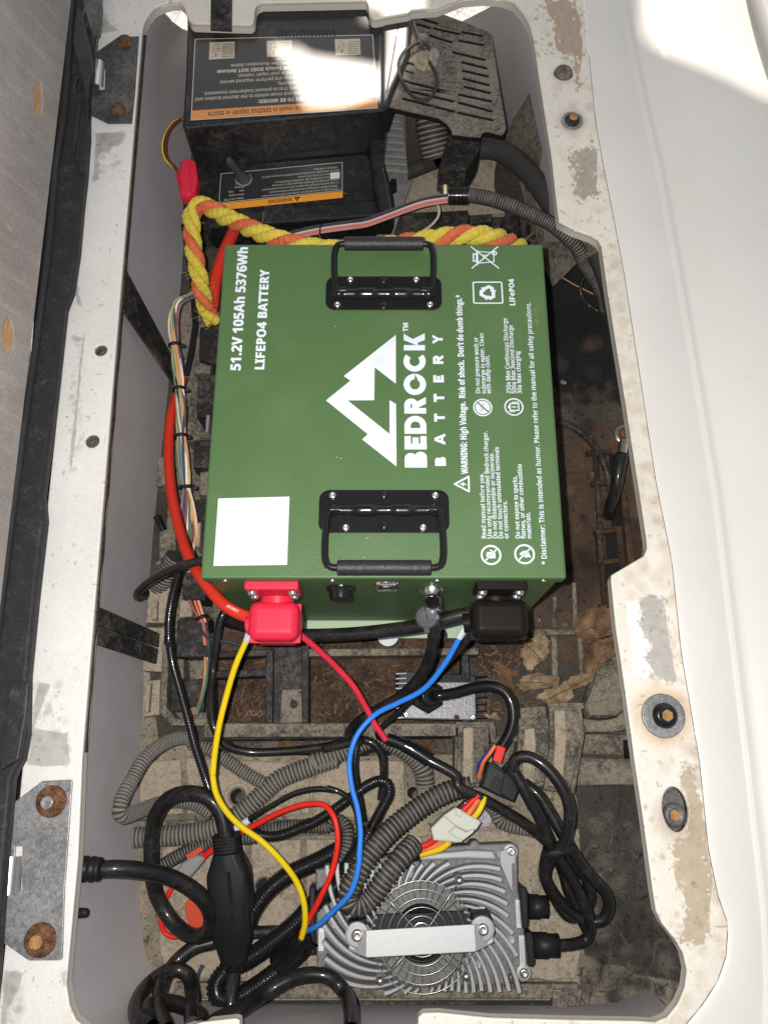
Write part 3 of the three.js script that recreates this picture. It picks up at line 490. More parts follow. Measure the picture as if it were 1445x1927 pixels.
// ---------------------------------------------------------------- the green battery
const battery = thing('battery', 'large olive green metal battery case with white printing and two black handles', 'battery');
{
  const w = .34, d = .3655, top = .25, hw = w / 2, hd = d / 2;
  const case_ = mesh('case', rbox(V(0, .118, 0), w - .005, .236, d - .005, .003), M.green, battery);
  mesh('lid', rbox(V(0, top - .0085, 0), w, .017, d, .0025, 0, 3), M.green, battery);
  mesh('base_flange', slab([[-hw + .01, hd - .01], [hw - .01, hd - .01], [hw - .01, hd + .019], [-hw + .01, hd + .019]].map(([x, z]) => V(x, .0035, z)), .0035, .003, .0006), M.greenPale, battery);
  mesh('flange_washer', spin(P(730, 1196, .004), UP, [[.013, 0], [.013, .0015], [.006, .002], [.006, .004], [1e-6, .005]], 24), M.white, battery);
  mesh('flange_slot', slab(oval(P(835, 1196, .004), .0045, .0075), .0042, .001, 0), M.black, battery);
  // printed upper face
  const N = 2048, S = N / d, Wd = Math.round(w * S);
  const px = (x, y) => { const q = P(x, y, top); return [(q.x + hw) * S, (q.z + hd) * S]; };
  const draw = (c) => {
    c.fillStyle = css([0.062, 0.119, 0.041]); c.fillRect(0, 0, Wd, N);
    const white = css([0.60, 0.63, 0.72]);
    c.fillStyle = white; c.strokeStyle = white; c.lineJoin = 'miter';
    // text running up the picture: start of its baseline, the measured end of the line, height of its capitals
    const txt = (s, x0, y0, x1, y1, cap, weight = 'bold', grow = 0) => {
      const a = px(x0, y0), b = px(x1, y1), e = px(x0 - cap, y0), H = a[0] - e[0], len = a[1] - b[1];
      c.save(); c.translate(a[0], a[1]); c.rotate(-Math.PI / 2); c.font = `${weight} 100px sans-serif`;
      const m = c.measureText(s).width, k = H / 71.4; c.scale(len / m, k); c.fillText(s, 0, 0);
      if (grow) { c.lineWidth = grow; c.lineJoin = 'round'; c.strokeText(s, 0, 0); }
      c.restore();
    };
    txt('51.2V 105Ah 5376Wh', 452.5, 698, 450, 464, 18.5, 'bold', 4); txt('LIFEPO4 BATTERY', 497, 697, 494, 508, 17, 'bold', 4);
    // heavy geometric capitals, drawn stroke by stroke on a grid one unit high
    const letters = (word, x0, y0, x1, y1, cap, wt, gaps) => {
      const a = px(x0, y0), b = px(x1, y1), e = px(x0 - cap, y0), Hh = a[0] - e[0], len = a[1] - b[1];
      const wd = { B: .70, E: .60, D: .82, R: .76, O: 1.0, C: .92, K: .82, A: .9, T: .66, Y: .8 };
      const tot = [...word].reduce((s, l) => s + wd[l], 0) + gaps * (word.length - 1), u = len / tot;
      c.save(); c.translate(a[0], a[1]); c.rotate(-Math.PI / 2); c.scale(u, Hh);
      let x = 0;
      for (const l of word) {
        const q = wd[l], t = wt, th = wt * u / Hh; c.save(); c.translate(x, 0);
        const R = (x0, y0, w0, h0) => c.fillRect(x0, -y0 - h0, w0, h0), pol = (...p) => { c.beginPath(); p.forEach(([X, Y], i) => i ? c.lineTo(X, -Y) : c.moveTo(X, -Y)); c.closePath(); c.fill(); };
        const bow = (y0, y1, xr) => { const H2 = (y1 - y0) / 2, r = Math.min(H2 * Hh / u, xr - t * .6); c.beginPath(); c.moveTo(0, -y0); c.lineTo(xr - r, -y0); c.ellipse(xr - r, -(y0 + H2), r, H2, 0, Math.PI / 2, -Math.PI / 2, true); c.lineTo(0, -y1); c.closePath(); const ri = r - t, hi = H2 - th; c.moveTo(t, -(y0 + th)); c.lineTo(t, -(y1 - th)); c.lineTo(xr - r, -(y1 - th)); c.ellipse(xr - r, -(y0 + H2), Math.max(.01, ri), Math.max(.01, hi), 0, -Math.PI / 2, Math.PI / 2, false); c.closePath(); c.fill('evenodd'); };
        if (l === 'B') { bow(0, .56, q); bow(.46, 1, q * .92); }
        if (l === 'E') { R(0, 0, t, 1); for (const y of [0, .5 - th / 2, 1 - th]) R(0, y, y > .1 && y < .7 ? q * .9 : q, th); }
        if (l === 'D') bow(0, 1, q);
        if (l === 'R') { bow(.36, 1, q * .92); R(0, 0, t, .5); pol([q * .34, .40], [q - t * 1.18, 0], [q, 0], [q * .72, .44]); }
        if (l === 'O') { c.beginPath(); c.ellipse(q / 2, -.5, q / 2, .52, 0, 0, 7); c.ellipse(q / 2, -.5, q / 2 - t, .52 - th, 0, 0, 7, true); c.fill('evenodd'); }
        if (l === 'C') { c.beginPath(); c.ellipse(q * .54, -.5, q * .54, .52, 0, -.86, .86, true); c.ellipse(q * .54, -.5, q * .54 - t, .52 - th, 0, .82, -.82, false); c.closePath(); c.fill(); }
        if (l === 'K') { R(0, 0, t, 1); pol([t * .9, .34], [q - t * 1.25, 1], [q, 1], [t * 1.55, .34 + .0]); pol([t * 1.1, .55], [q - t * 1.2, 0], [q + .02, 0], [t * 2.0, .62]); }
        if (l === 'A') { c.beginPath(); [[0, 0], [q / 2 - t * .55, 1], [q / 2 + t * .55, 1], [q, 0], [q - t * 1.05, 0], [q * .66, .2], [q * .34, .2], [t * 1.05, 0]].forEach(([X, Y], i) => i ? c.lineTo(X, -Y) : c.moveTo(X, -Y)); c.closePath(); c.moveTo(q * .41, -.4); c.lineTo(q * .5, -.68); c.lineTo(q * .59, -.4); c.closePath(); c.fill('evenodd'); }
        if (l === 'T') { R(0, 1 - th, q, th); R(q / 2 - t / 2, 0, t, 1); }
        if (l === 'Y') { R(q / 2 - t / 2, 0, t, .5); pol([0, 1], [t * 1.15, 1], [q / 2 + t * .5, .42], [q / 2 - t * .5, .42]); pol([q, 1], [q - t * 1.15, 1], [q / 2 - t * .5, .42], [q / 2 + t * .5, .42]); }
        c.restore(); x += q + gaps;
      }
      c.restore();
    };
    letters('BEDROCK', 803.5, 880, 799, 628, 42, .26, .10);
    letters('BATTERY', 839, 877, 834, 630, 20.5, .22, .95);
    txt('TM', 767.5, 624, 766, 607, 9, 'bold', 6);
    const ZL = ZM(600, 590, 6.02);
    c.beginPath(); ZL([[80, 986], [357, 762], [282, 710], [872, 243], [872, 797], [632, 612], [627, 984], [328, 986], [800, 1365], [800, 982], [873, 1027], [879, 1733], [490, 1427], [553, 1368]]).forEach((p, i) => i ? c.lineTo(...px(...p)) : c.moveTo(...px(...p))); c.closePath(); c.fill();
    txt('WARNING: High Voltage.  Risk of shock.  Don’t do dumb things.*', 880, 892, 878, 555, 12, 'bold', 3);
    const small = (s, x, y0, y1) => txt(s, x, y0, x, y1, 8.2, 'normal', 2.6);
    small('Do not pressure wash or', 903, 741, 635); small('submerge in water. Clean', 914, 741, 627); small('with damp cloth.', 923.5, 741, 668);
    small('250a Max Continuous Discharge', 961, 741, 599); small('500a Max 3second Discharge', 971, 741, 612); small('30a Max charging', 981.5, 741, 661);
    [['Read manual before use.', 890], ['Use only recommended Bedrock charger.', 811], ['Do not disassemble or incinerate.', 851], ['Do not touch uninsulated terminals', 841], ['or connectors.', 942]].forEach(([s, y], i) => small(s, 914.5 + i * 10.5, 1014, y));
    [['Do not expose to sparks,', 895], ['flames, or other combustible', 873], ['materials.', 963]].forEach(([s, y], i) => small(s, 978 + i * 10.7, 1014, y));
    txt('* Disclaimer: This is intended as humor. Please refer to the manual for all safety precautions.', 1029, 1063, 1020, 569, 9.6, 'normal', 2.4);
    txt('LiFePO4', 969, 576, 968, 525, 10, 'bold', 3);
    // symbols, each drawn upright about its centre in a frame two units across
    const sym = (x, y, r, f) => { const a = px(x, y), b = px(x + r, y); c.save(); c.translate(...a); c.rotate(-Math.PI / 2); c.scale(b[0] - a[0], b[0] - a[0]); f(); c.restore(); };
    const line = (w, ...p) => { c.lineWidth = w; c.beginPath(); p.forEach(([X, Y], i) => i ? c.lineTo(X, Y) : c.moveTo(X, Y)); c.stroke(); }, ring = (r, w) => { c.lineWidth = w; c.beginPath(); c.arc(0, 0, r, 0, 7); c.stroke(); }, fillp = (...p) => { c.beginPath(); p.forEach(([X, Y], i) => i ? c.lineTo(X, Y) : c.moveTo(X, Y)); c.closePath(); c.fill(); };
    sym(870, 911, 17, () => { c.lineJoin = 'round'; c.lineWidth = .2; c.beginPath(); c.moveTo(-.88, .7); c.lineTo(0, -.86); c.lineTo(.88, .7); c.closePath(); c.stroke(); fillp([.1, -.42], [-.3, .16], [-.04, .14], [-.2, .58], [.28, -.02], [.03, 0]); });
    sym(908, 767, 19, () => { ring(.88, .14); c.beginPath(); c.arc(0, 0, .72, 0, 7); c.fill(); c.strokeStyle = css([0.062, 0.119, 0.041]); line(.14, [-.55, .6], [.6, -.55]); for (let i = 0; i < 4; i++) { c.lineWidth = .05; c.beginPath(); c.arc(-.25 + .2 * i, -.2 + .16 * (i % 2), .13, 0, 4); c.stroke(); } c.strokeStyle = white; });
    sym(966.5, 766, 19, () => { ring(.88, .14); c.lineWidth = .12; c.strokeRect(-.36, -.38, .72, .86); c.fillRect(-.16, -.58, .32, .14); c.fillRect(-.06, -.2, .12, .36); c.fillRect(-.06, .24, .12, .1); line(.1, [-.5, -.5], [-.5, .1]); line(.1, [.52, -.2], [.52, .5]); });
    sym(923.5, 1044.5, 20.5, () => { ring(.86, .18); c.fillRect(-.3, -.1, .55, .5); for (let i = 0; i < 4; i++) { c.lineWidth = .13; c.lineCap = 'round'; line(.13, [-.26 + i * .155, .1], [-.27 + i * .165, -.42 + .06 * Math.abs(i - 1.5)]); } line(.14, [.2, .28], [.46, -.02]); c.lineCap = 'butt'; c.strokeStyle = css([0.062, 0.119, 0.041]); line(.22, [-.62, -.62], [.62, .62]); c.strokeStyle = white; line(.13, [-.62, -.62], [.62, .62]); });
    sym(986.5, 1043, 20.5, () => { ring(.86, .18); c.beginPath(); c.moveTo(0, -.5); c.bezierCurveTo(.45, -.1, .4, .3, .12, .42); c.lineTo(-.18, .42); c.bezierCurveTo(-.45, .2, -.3, -.1, 0, -.5); c.fill(); line(.16, [-.3, .52], [.35, .1]); c.strokeStyle = css([0.062, 0.119, 0.041]); line(.22, [-.62, -.62], [.62, .62]); c.strokeStyle = white; line(.13, [-.62, -.62], [.62, .62]); });
    sym(917.5, 551, 27, () => { c.lineWidth = .1; c.beginPath(); c.roundRect(-.84, -1, 1.68, 2, .1); c.stroke(); for (let i = 0; i < 3; i++) { c.save(); c.rotate(i * 2.0944); c.translate(0, .08); line(.24, [-.36, -.22], [-.17, -.54], [.1, -.54], [.2, -.36]); fillp([.02, -.34], [.42, -.56], [.44, -.1]); c.restore(); } });
    sym(912, 485, 27, () => { line(.09, [-.88, -.95], [.9, .95]); line(.09, [-.88, .95], [.9, -.95]); c.lineWidth = .07; c.beginPath(); c.moveTo(-.46, -.5); c.lineTo(-.34, .62); c.lineTo(.4, .62); c.lineTo(.5, -.5); c.closePath(); c.stroke(); line(.1, [-.62, -.55], [.62, -.55]); c.strokeRect(-.3, -.8, .6, .22); c.beginPath(); c.arc(.36, .68, .14, 0, 7); c.stroke(); line(.07, [-.1, -.1], [.2, -.1], [.2, .2]); });
    // dust film, finger smears, hairline scratches
    for (let i = 0; i < 70; i++) { const x = rr(0, Wd), y = rr(0, N), R = rr(60, 260), g = c.createRadialGradient(x, y, 0, x, y, R), l = rnd() < .6; g.addColorStop(0, css(l ? [.26, .27, .2] : [.03, .06, .02], rr(.03, .1))); g.addColorStop(1, css([.2, .2, .15], 0)); c.fillStyle = g; c.fillRect(x - R, y - R, 2 * R, 2 * R); }
    for (let i = 0; i < 46; i++) { c.strokeStyle = css([.4, .42, .34], rr(.05, .3)); c.lineWidth = rr(.5, 1.4); const x = rr(0, Wd), y = rr(0, N), a = rr(0, 6.3), l = rr(20, 120); c.beginPath(); c.moveTo(x, y); c.quadraticCurveTo(x + l * .5 * Math.cos(a) + rr(-8, 8), y + l * .5 * Math.sin(a), x + l * Math.cos(a), y + l * Math.sin(a)); c.stroke(); }
    for (let i = 0; i < 900; i++) { c.fillStyle = css([.34, .34, .25], rr(.05, .35)); const r = rr(.5, 1.6); c.fillRect(rr(0, Wd), rr(0, N), r, r); }
    // scuffs and chips
    for (let i = 0; i < 240; i++) { c.fillStyle = css(rnd() < .7 ? [0.42, 0.43, 0.33] : [0.03, 0.05, 0.015], rr(.2, .8)); const r = rr(.6, 2.2); c.fillRect(rr(0, Wd), rr(0, N), r, r); }
    for (let i = 0; i < 90; i++) { const q = px(1008 + rr(-14, 14) * rnd(), 596 + rr(-20, 16)); c.fillStyle = css([0.5, 0.52, 0.38], rr(.3, .8)); c.fillRect(q[0], q[1], rr(1, 4), rr(1, 3)); }
    for (const [x, y] of [[633, 860], [629, 614], [641, 862], [690, 1012], [683, 1048]]) { const q = px(x, y); c.fillStyle = css([0.6, 0.55, 0.4], .9); c.fillRect(q[0], q[1], 7, 4); }
  };
  const tex = canvasTex(Wd, N, draw);
  const pm = phy({ map: tex, roughness: 0.46, specularIntensity: .7, bumpMap: T.grain, bumpScale: 0.00016 }); pm.bumpMap = T.grain.clone(); pm.bumpMap.repeat.set(w / .05, d / .05);
  const e = .0026; // stays inside the rounded edge of the lid
  const pg = sheet(V(-hw + e, top + .0003, -hd + e), V(hw - e, top + .0003, -hd + e), V(hw - e, top + .0003, hd - e), V(-hw + e, top + .0003, hd - e));
  { const p = pg.attributes.position, u = pg.attributes.uv; for (let i = 0; i < 4; i++) u.setXY(i, (p.getX(i) + hw) / w, 1 - (p.getZ(i) + hd) / d); }
  mesh('printed_face', pg, pm, battery);
  mesh('blank_label', slab([[411, 938], [545, 934.5], [540.5, 1063], [402, 1065]].map((p) => P(...p, top + .0006)), top + .0007, .0003, 0), M.white, battery).userData.label = 'plain white square sticker';
  // lid screws on the front seam
  for (const x of [425, 626, 822, 1021]) { const q = Pz(x, 1093, hd); mesh('screw', screwGeo(V(q.x, top - .0085, hd), .0026, V(0, 0, 1)), M.steel, battery); }
  // two spring handles
  const handle = (zf, cx, cz) => { // zf: direction in which the bail lies
    const h = new THREE.Group(); h.name = 'handle'; h.userData.label = zf < 0 ? 'black spring handle at the far edge' : 'black spring handle at the near edge'; battery.add(h);
    const pw = zf < 0 ? .121 : .124, pd = zf < 0 ? .040 : .043, y0 = top + .0004, c = V(cx, y0, cz), q = (x, z) => V(cx + x, y0 + .0014, cz + z);
    const pl = []; const R = .010; for (const [sx, sz, a0] of [[1, 1, 0], [-1, 1, 1], [-1, -1, 2], [1, -1, 3]]) for (let i = 0; i <= 6; i++) { const a = (a0 + i / 6) * Math.PI / 2; pl.push(q(sx * (pw / 2 - R) + R * Math.cos(a), sz * (pd / 2 - R) + R * Math.sin(a))); }
    mesh('back_plate', slab(pl, y0 + .0016, .0014, .0004), M.gloss, h);
    // rolled tube with pressed waists that holds the pin
    const n = 40, rows = []; for (let k = 0; k <= 12; k++) { const a = k / 12 * Math.PI, row = []; for (let i = 0; i <= n; i++) { const t = i / n, x = (t - .5) * .107, wst = .5 + .5 * Math.cos(t * Math.PI * 6), e_ = sst(0, .05, t) * sst(0, .05, 1 - t), r = (.0052 + .0014 * sst(.35, .65, wst)) * (.55 + .45 * e_); row.push(V(cx + x, y0 + .001 + r * Math.sin(a) * 1.05, cz - zf * .001 + r * 1.05 * Math.cos(a))); } rows.push(row); }
    mesh('pin_housing', loft(rows), M.gloss, h);
    const yb = y0 + .0062, hx = zf < 0 ? .0505 : .0535, L0 = zf < 0 ? .0535 : .0575, pts = [V(cx - hx + .012, yb, cz), V(cx - hx + .002, yb, cz + zf * .0006), V(cx - hx, yb + .0008, cz + zf * .008), V(cx - hx - .0008, yb + .004, cz + zf * (L0 - .009)), V(cx - hx + .002, yb + .0046, cz + zf * (L0 - .002)), V(cx - hx + .009, yb + .0046, cz + zf * L0), V(cx, yb + .0046, cz + zf * L0), V(cx + hx - .009, yb + .0046, cz + zf * L0), V(cx + hx - .002, yb + .0046, cz + zf * (L0 - .002)), V(cx + hx + .0008, yb + .004, cz + zf * (L0 - .009)), V(cx + hx, yb + .0008, cz + zf * .008), V(cx + hx - .002, yb, cz + zf * .0006), V(cx + hx - .012, yb, cz)];
    mesh('bail', cable(pts, .0034), M.gloss, h);
    const gl = zf < 0 ? .083 : .086; mesh('grip', spin(V(cx - gl / 2, yb + .0046, cz + zf * L0), V(1, 0, 0), [[1e-6, 0], [.0064, 0], [.0072, .0008], [.0072, gl - .0008], [.0064, gl], [1e-6, gl]], 24), std({ color: L(.014, .014, .016), roughness: .5, specularIntensity: .8, bumpMap: T.grain, bumpScale: .0004 }), h);
    for (const [x, z] of zf < 0 ? [[-.035, -.0155], [.034, -.0155], [-.048, .0145], [.048, .0145]] : [[-.049, -.0155], [.049, -.0155], [-.036, .0165], [.037, .0165]]) mesh('screw', screwGeo(V(cx + x, y0 + .0016, cz + z), .0036), M.steel, h);
    for (const z of [-.0155, .0155]) mesh('rivet', spin(V(cx, y0 + .0016, cz + z), UP, [[.0046, 0], [.0036, .0018], [1e-6, .0024]], 18), M.gloss, h);
  };
  const hA = P(722, 553, top), hB = P(722.5, 963, top);
  handle(-1, hA.x, hA.z); handle(1, hB.x, hB.z);
  // sockets and writing on the front
  const front = (x, y) => Pz(x, y, hd);
  const word = (s, x, y, wpx, hpx) => { const t = canvasTex(256, 64, (c) => { c.fillStyle = css([0.062, 0.119, 0.041]); c.fillRect(0, 0, 256, 64); c.fillStyle = css([.55, .56, .55]); c.font = 'bold 46px sans-serif'; c.textAlign = 'center'; c.textBaseline = 'middle'; c.fillText(s, 128, 34, 240); }); const a = front(x - wpx / 2, y - hpx / 2), b = front(x + wpx / 2, y + hpx / 2), z = hd - .002; mesh('lettering', sheet(V(a.x, a.y, z), V(b.x, a.y, z), V(b.x, b.y, z), V(a.x, b.y, z)), std({ map: t, roughness: .45 }), battery); };
  word('ON/OFF', 728, 1115, 54, 7); word('DISPLAY', 812, 1114, 60, 7);
  const s1 = front(642, 1110); mesh('breather_plug', spin(V(s1.x, s1.y, hd - .003), V(0, 0, 1), [[.0145, 0], [.0145, .004], [.0115, .005], [.0115, .012], [.009, .014], [1e-6, .014]], 20), M.gloss, battery);
  const s2 = front(726, 1103); const sw = mesh('push_switch', spin(V(s2.x, s2.y, hd - .003), V(0, 0, 1), [[.0125, 0], [.0125, .003], [.010, .0045], [.0085, .0045], [.0082, .006], [1e-6, .0062]], 28), M.chrome, battery);
  const s3 = front(813, 1112), dz = V(0, 0, 1); mesh('display_socket', spin(V(s3.x, s3.y, hd - .003), dz, [[.011, 0], [.011, .005], [.0085, .006], [.0085, .011], [1e-6, .011]], 24), M.steel, battery);
  const plug = mesh('display_plug', spin(V(s3.x, s3.y, hd + .007), dz, Array.from({ length: 12 }, (_, i) => [.0098 - .0006 * (i % 2), i * .0012]).concat([[.007, .0145], [.0062, .022], [1e-6, .022]]), 24), M.steel, battery);
  const cp = P(803, 1161, s3.y - .002); mesh('dust_cap', [spin(cp, V(0, 1, .25), [[.0115, 0], [.0118, .002], [.0105, .004], [.0082, .004], [.0080, .0034], [.006, .0034], [.0058, .004], [1e-6, .004]], 28), slab([P(806, 1106, s3.y + .011), P(812, 1106, s3.y + .011), P(809, 1150, s3.y + .003), P(799, 1150, s3.y + .003)], s3.y + .003, .0015, .0004), rbox(P(803, 1186, s3.y - .002), .006, .002, .006, .0008)].map((g) => boxUV(clean(g))), M.greyPlastic, battery).material = std({ color: L(.05, .05, .055), roughness: .55 });
  // terminal covers
  const term = (name, label, fx0, fx1, x0, x1, y0, y1, mat) => {
    const t = new THREE.Group(); t.name = name; t.userData.label = label; battery.add(t);
    const a = front(fx0, 1098), b = front(fx1, 1098), fh = .034, top_ = .238;
    mesh('flange', rbox(V((a.x + b.x) / 2, top_ - fh / 2, hd + .0035), b.x - a.x, fh, .009, .0022), mat, t);
    const c0 = P(x0, y0, .212), c1 = P(x1, y1, .212), hgt = .05;
    mesh('neck', spin(V((a.x + b.x) / 2, .192, hd + .006), V(0, 0, 1), [[.0165, 0], [.0165, .02], [1e-6, .02]], 28), mat, t);
    mesh('cap', rbox(V((c0.x + c1.x) / 2, .212 - hgt / 2, (c0.z + c1.z) / 2), c1.x - c0.x, hgt, c1.z - c0.z, .0095, 0, 6), mat, t);
    mesh('mould_seam', rbox(V((c0.x + c1.x) / 2, .212 - hgt * .45, (c0.z + c1.z) / 2), c1.x - c0.x + .0009, .0012, c1.z - c0.z + .0009, .0005, 0, 1), mat, t);
    mesh('cable_sleeve', cable([V(c0.x + .004, .178, c0.z + .018), V(c0.x - .006, .177, c0.z + .019)], .0098, 0, 18), mat, t);
    for (const [sx, y] of [[-1, .232], [1, .232], [-1, .214], [1, .214]]) { const q = V((a.x + b.x) / 2 + sx * ((b.x - a.x) / 2 - .0065), y - .004, hd + .008); const s = mesh('screw', screwGeo(q, .0042, V(0, 0, 1), .0045), M.steel, t); mesh('washer', spin(V(q.x, q.y, q.z - .0005), V(0, 0, 1), [[.0052, 0], [.0052, .0012], [1e-6, .0012]], 20), M.steel, s); }
  };
  term('terminal_cover', 'glossy pinkish red terminal cover', 463, 564, 468, 560, 1129, 1203, M.red);
  term('terminal_cover', 'black terminal cover', 894, 988, 888, 998, 1125, 1197, std({ color: L(.010, .008, .007), roughness: .45, specularIntensity: .16, bumpMap: T.grain, bumpScale: .00012 }));
}
// ---------------------------------------------------------------- moulded trays on the bay floor
{
  const soil = mesh(numbered('soil_patch'), slab(jag([[250, 1330], [900, 1320], [920, 1560], [700, 1740], [250, 1740]], 10).map(([x, y]) => P(x, y, -.345)), -.345, .004, 0), dust(dusty(512, .2, [0.085, 0.062, 0.052], [0.24, 0.19, 0.165], .5, 201, 10), { bumpScale: .005 }), scene); soil.userData.kind = 'structure';
  // beige floor pads with rounded edges
  const pad = thing('floor_mat', 'dusty beige moulded floor mat under the cables at the near end', 'floor mat');
  const pads = [[[262, 1436], [340, 1428], [344, 1532], [262, 1536]], [[350, 1426], [584, 1436], [582, 1534], [352, 1532]], [[590, 1436], [700, 1430], [760, 1432], [762, 1508], [770, 1540], [588, 1538]], [[305, 1600], [330, 1582], [462, 1580], [464, 1842], [340, 1842], [312, 1820], [300, 1790]], [[472, 1580], [566, 1580], [566, 1842], [474, 1842]], [[576, 1580], [720, 1580], [720, 1842], [578, 1842]], [[728, 1580], [985, 1556], [1090, 1560], [1100, 1760], [1082, 1842], [730, 1842]]];
  for (const p of pads) mesh('pad', slab(p, FLOOR + .0045, .0045, .002, p[0][0] === 350 ? [oval(P(447, 1499, FLOOR + .0045), .0095, .0095)] : p[0][0] === 472 ? [oval(P(497, 1669, FLOOR + .0045), .0102, .0102)] : []), M.tanDust, pad);
  for (const [x, y] of [[447, 1499], [497, 1669]]) mesh('hole_collar', spin(P(x, y, FLOOR + .004), UP, [[.0165, 0], [.0165, .0012], [.0145, .0024], [.0118, .0024], [.0105, .001], [.0105, -.01]], 30), M.tanDust, pad);
  mesh('hole_disc', slab(oval(P(1032, 1812, FLOOR + .005), .024, .017, 26), FLOOR + .0058, .001, .0004), M.tanDust, pad);
  solo('cross_rib', 'dark dusty rib across the floor under the grey looms', 'rib', slab([[262, 1544], [640, 1542], [720, 1548], [720, 1572], [262, 1574]], FLOOR + .007, .007, .002), M.greyDust);
  const edge = thing('floor_ledge', 'long dark ledge along the near wall below the charger', 'ledge');
  mesh('ledge', slab([[330, 1850], [1088, 1852], [1092, 1880], [322, 1880]], FLOOR + .012, .012, .002), M.greyDust, edge);
  mesh('ledge_foot', slab([[1040, 1862], [1096, 1862], [1090, 1905], [1040, 1900]], FLOOR + .016, .016, .002), M.greyDust, edge);
  mesh('groove', slab([[322, 1884], [1088, 1884], [1088, 1892], [318, 1892]], FLOOR + .004, .004, .001), M.blackDust, edge);
  // black ladder tray in front of the battery
  const tray = thing('battery_tray', 'black ribbed plastic tray with dirty pockets in front of the battery', 'tray');
  const pf = slab([[384, 1150], [880, 1150], [884, 1364], [384, 1364]], FLOOR + .004, .003, 0); mesh('pocket_floor', pf, M.brownDust, tray);
  const rib = (p, y = .004, m = M.blackDust) => mesh('rib', slab(p, y, y - FLOOR - .001, .0016), m, tray);
  rib([[384, 1361], [858, 1361], [858, 1385], [384, 1388]], .004, M.greyDust);
  rib([[400, 1262], [505, 1258], [505, 1272], [400, 1276]]); rib([[400, 1226], [508, 1222], [508, 1234], [400, 1238]], .002);
  rib([[500, 1222], [514, 1222], [513, 1361], [499, 1361]]); rib([[567, 1214], [581, 1214], [581, 1361], [568, 1361]]); rib([[581, 1221], [900, 1219], [900, 1232], [581, 1235]], .004, M.greyDust);
  rib([[390, 1190], [402, 1190], [402, 1361], [388, 1361]]); rib([[868, 1232], [882, 1232], [886, 1361], [870, 1361]]);
  mesh('centre_web', slab([[513, 1206], [569, 1206], [570, 1361], [512, 1361]], -.008, .01, .001), M.blackDust, tray);
  const tab = mesh('bolt_tab', slab([[530, 1298], [571, 1296], [571, 1360], [527, 1361]], -.003, .006, .0015, [oval(P(553, 1325, -.003), .0042, .0048)]), M.greyDust, tray); tab.userData.label = 'dusty tab with a bolt hole';
  mesh('bolt', spin(P(460, 1325, FLOOR + .004), UP, [[.006, 0], [.005, .001], [.0035, .0014], [.003, -.001], [1e-6, -.001]], 16), M.rust, tray);
  mesh('cable_clip', tube([P(463, 1347, -.022), P(471, 1335, -.016), P(475, 1346, -.022), P(484, 1344, -.022), P(490, 1337, -.016), P(494, 1345, -.022)], .0008, 0, 6), M.greyPlastic, tray);
  // left column of pockets beside the battery
  const col = thing('side_tray', 'narrow dark tray of black blocks between left wall and battery', 'tray');
  const blk = (p, y, m = M.blackDust) => mesh('block', slab(p, y, y - FLOOR - .001, .002), m, col);
  mesh('base', slab([[330, 560], [420, 560], [420, 1200], [392, 1360], [322, 1360], [300, 1335], [306, 1180], [318, 900]], FLOOR + .006, .005, .001), M.greyDust, col);
  blk([[376, 615], [420, 612], [420, 690], [374, 676]], .03); blk([[366, 676], [398, 674], [396, 703], [364, 702]], .02, M.greyDust);
  blk([[373, 706], [420, 704], [415, 790], [370, 783]], .03); blk([[388, 780], [395, 780], [392, 812], [386, 812]], .035, M.greyPlastic); blk([[352, 818], [392, 816], [390, 826], [352, 830]], .01, M.greyDust);
  blk([[366, 828], [412, 826], [408, 880], [364, 880]], .026); blk([[376, 888], [400, 884], [398, 930], [374, 932]], .016, M.greyDust); blk([[364, 940], [405, 936], [400, 1010], [360, 1012]], .02);
  blk([[368, 984], [378, 982], [376, 1028], [366, 1028]], .028, M.tanDust);
  blk([[343, 1078], [390, 1070], [386, 1130], [343, 1126]], .022); blk([[340, 1128], [362, 1130], [362, 1160], [336, 1162]], .008, M.tanDust);
  blk([[334, 1166], [392, 1160], [390, 1236], [330, 1236]], .014); blk([[328, 1240], [345, 1240], [346, 1278], [330, 1278]], .01, M.greyDust);
  blk([[322, 1282], [388, 1276], [384, 1340], [318, 1340]], -.012); mesh('wall_rim', slab([[306, 1205], [318, 1205], [314, 1330], [330, 1352], [390, 1352], [390, 1366], [322, 1366], [300, 1340]], .002, .03, .002), M.greyDust, col);
  // tan blocks at the foot of the left wall
  const foot = thing('mounting_bracket', 'tan dusty blocks at the foot of the left wall', 'bracket');
  for (const [p, y] of [[[[280, 1105], [326, 1105], [322, 1172], [274, 1172]], .0], [[[286, 1130], [296, 1130], [295, 1166], [284, 1166]], .008], [[[272, 1180], [312, 1180], [308, 1265], [268, 1262]], -.008], [[[270, 1282], [302, 1278], [300, 1345], [268, 1350]], -.014], [[[274, 1285], [284, 1285], [280, 1340], [271, 1340]], -.005], [[[300, 1000], [332, 990], [330, 1040], [300, 1056]], .012], [[[292, 1060], [318, 1040], [330, 1050], [300, 1075]], .018]]) mesh('block', slab(p, y, y - FLOOR - .001, .002), y > .01 ? M.greyDust : M.tanDust, foot);
  solo('wall_clip', 'grey bracket with a brown strip half hidden by the red cable', 'bracket', slab([[296, 860], [312, 858], [312, 912], [294, 914]], .01, .035, .002), M.greyDust);
  // stepped ribs to the right of the tray
  const st = thing('ribbed_bracket', 'dark stepped plastic bracket with dusty tall pads at the right of the tray', 'bracket');
  const out = (p, k) => { const cx = p.reduce((s, q) => s + q[0], 0) / p.length, cy = p.reduce((s, q) => s + q[1], 0) / p.length; return p.map(([x, y]) => [x + Math.sign(x - cx) * k, y + Math.sign(y - cy) * k]); };
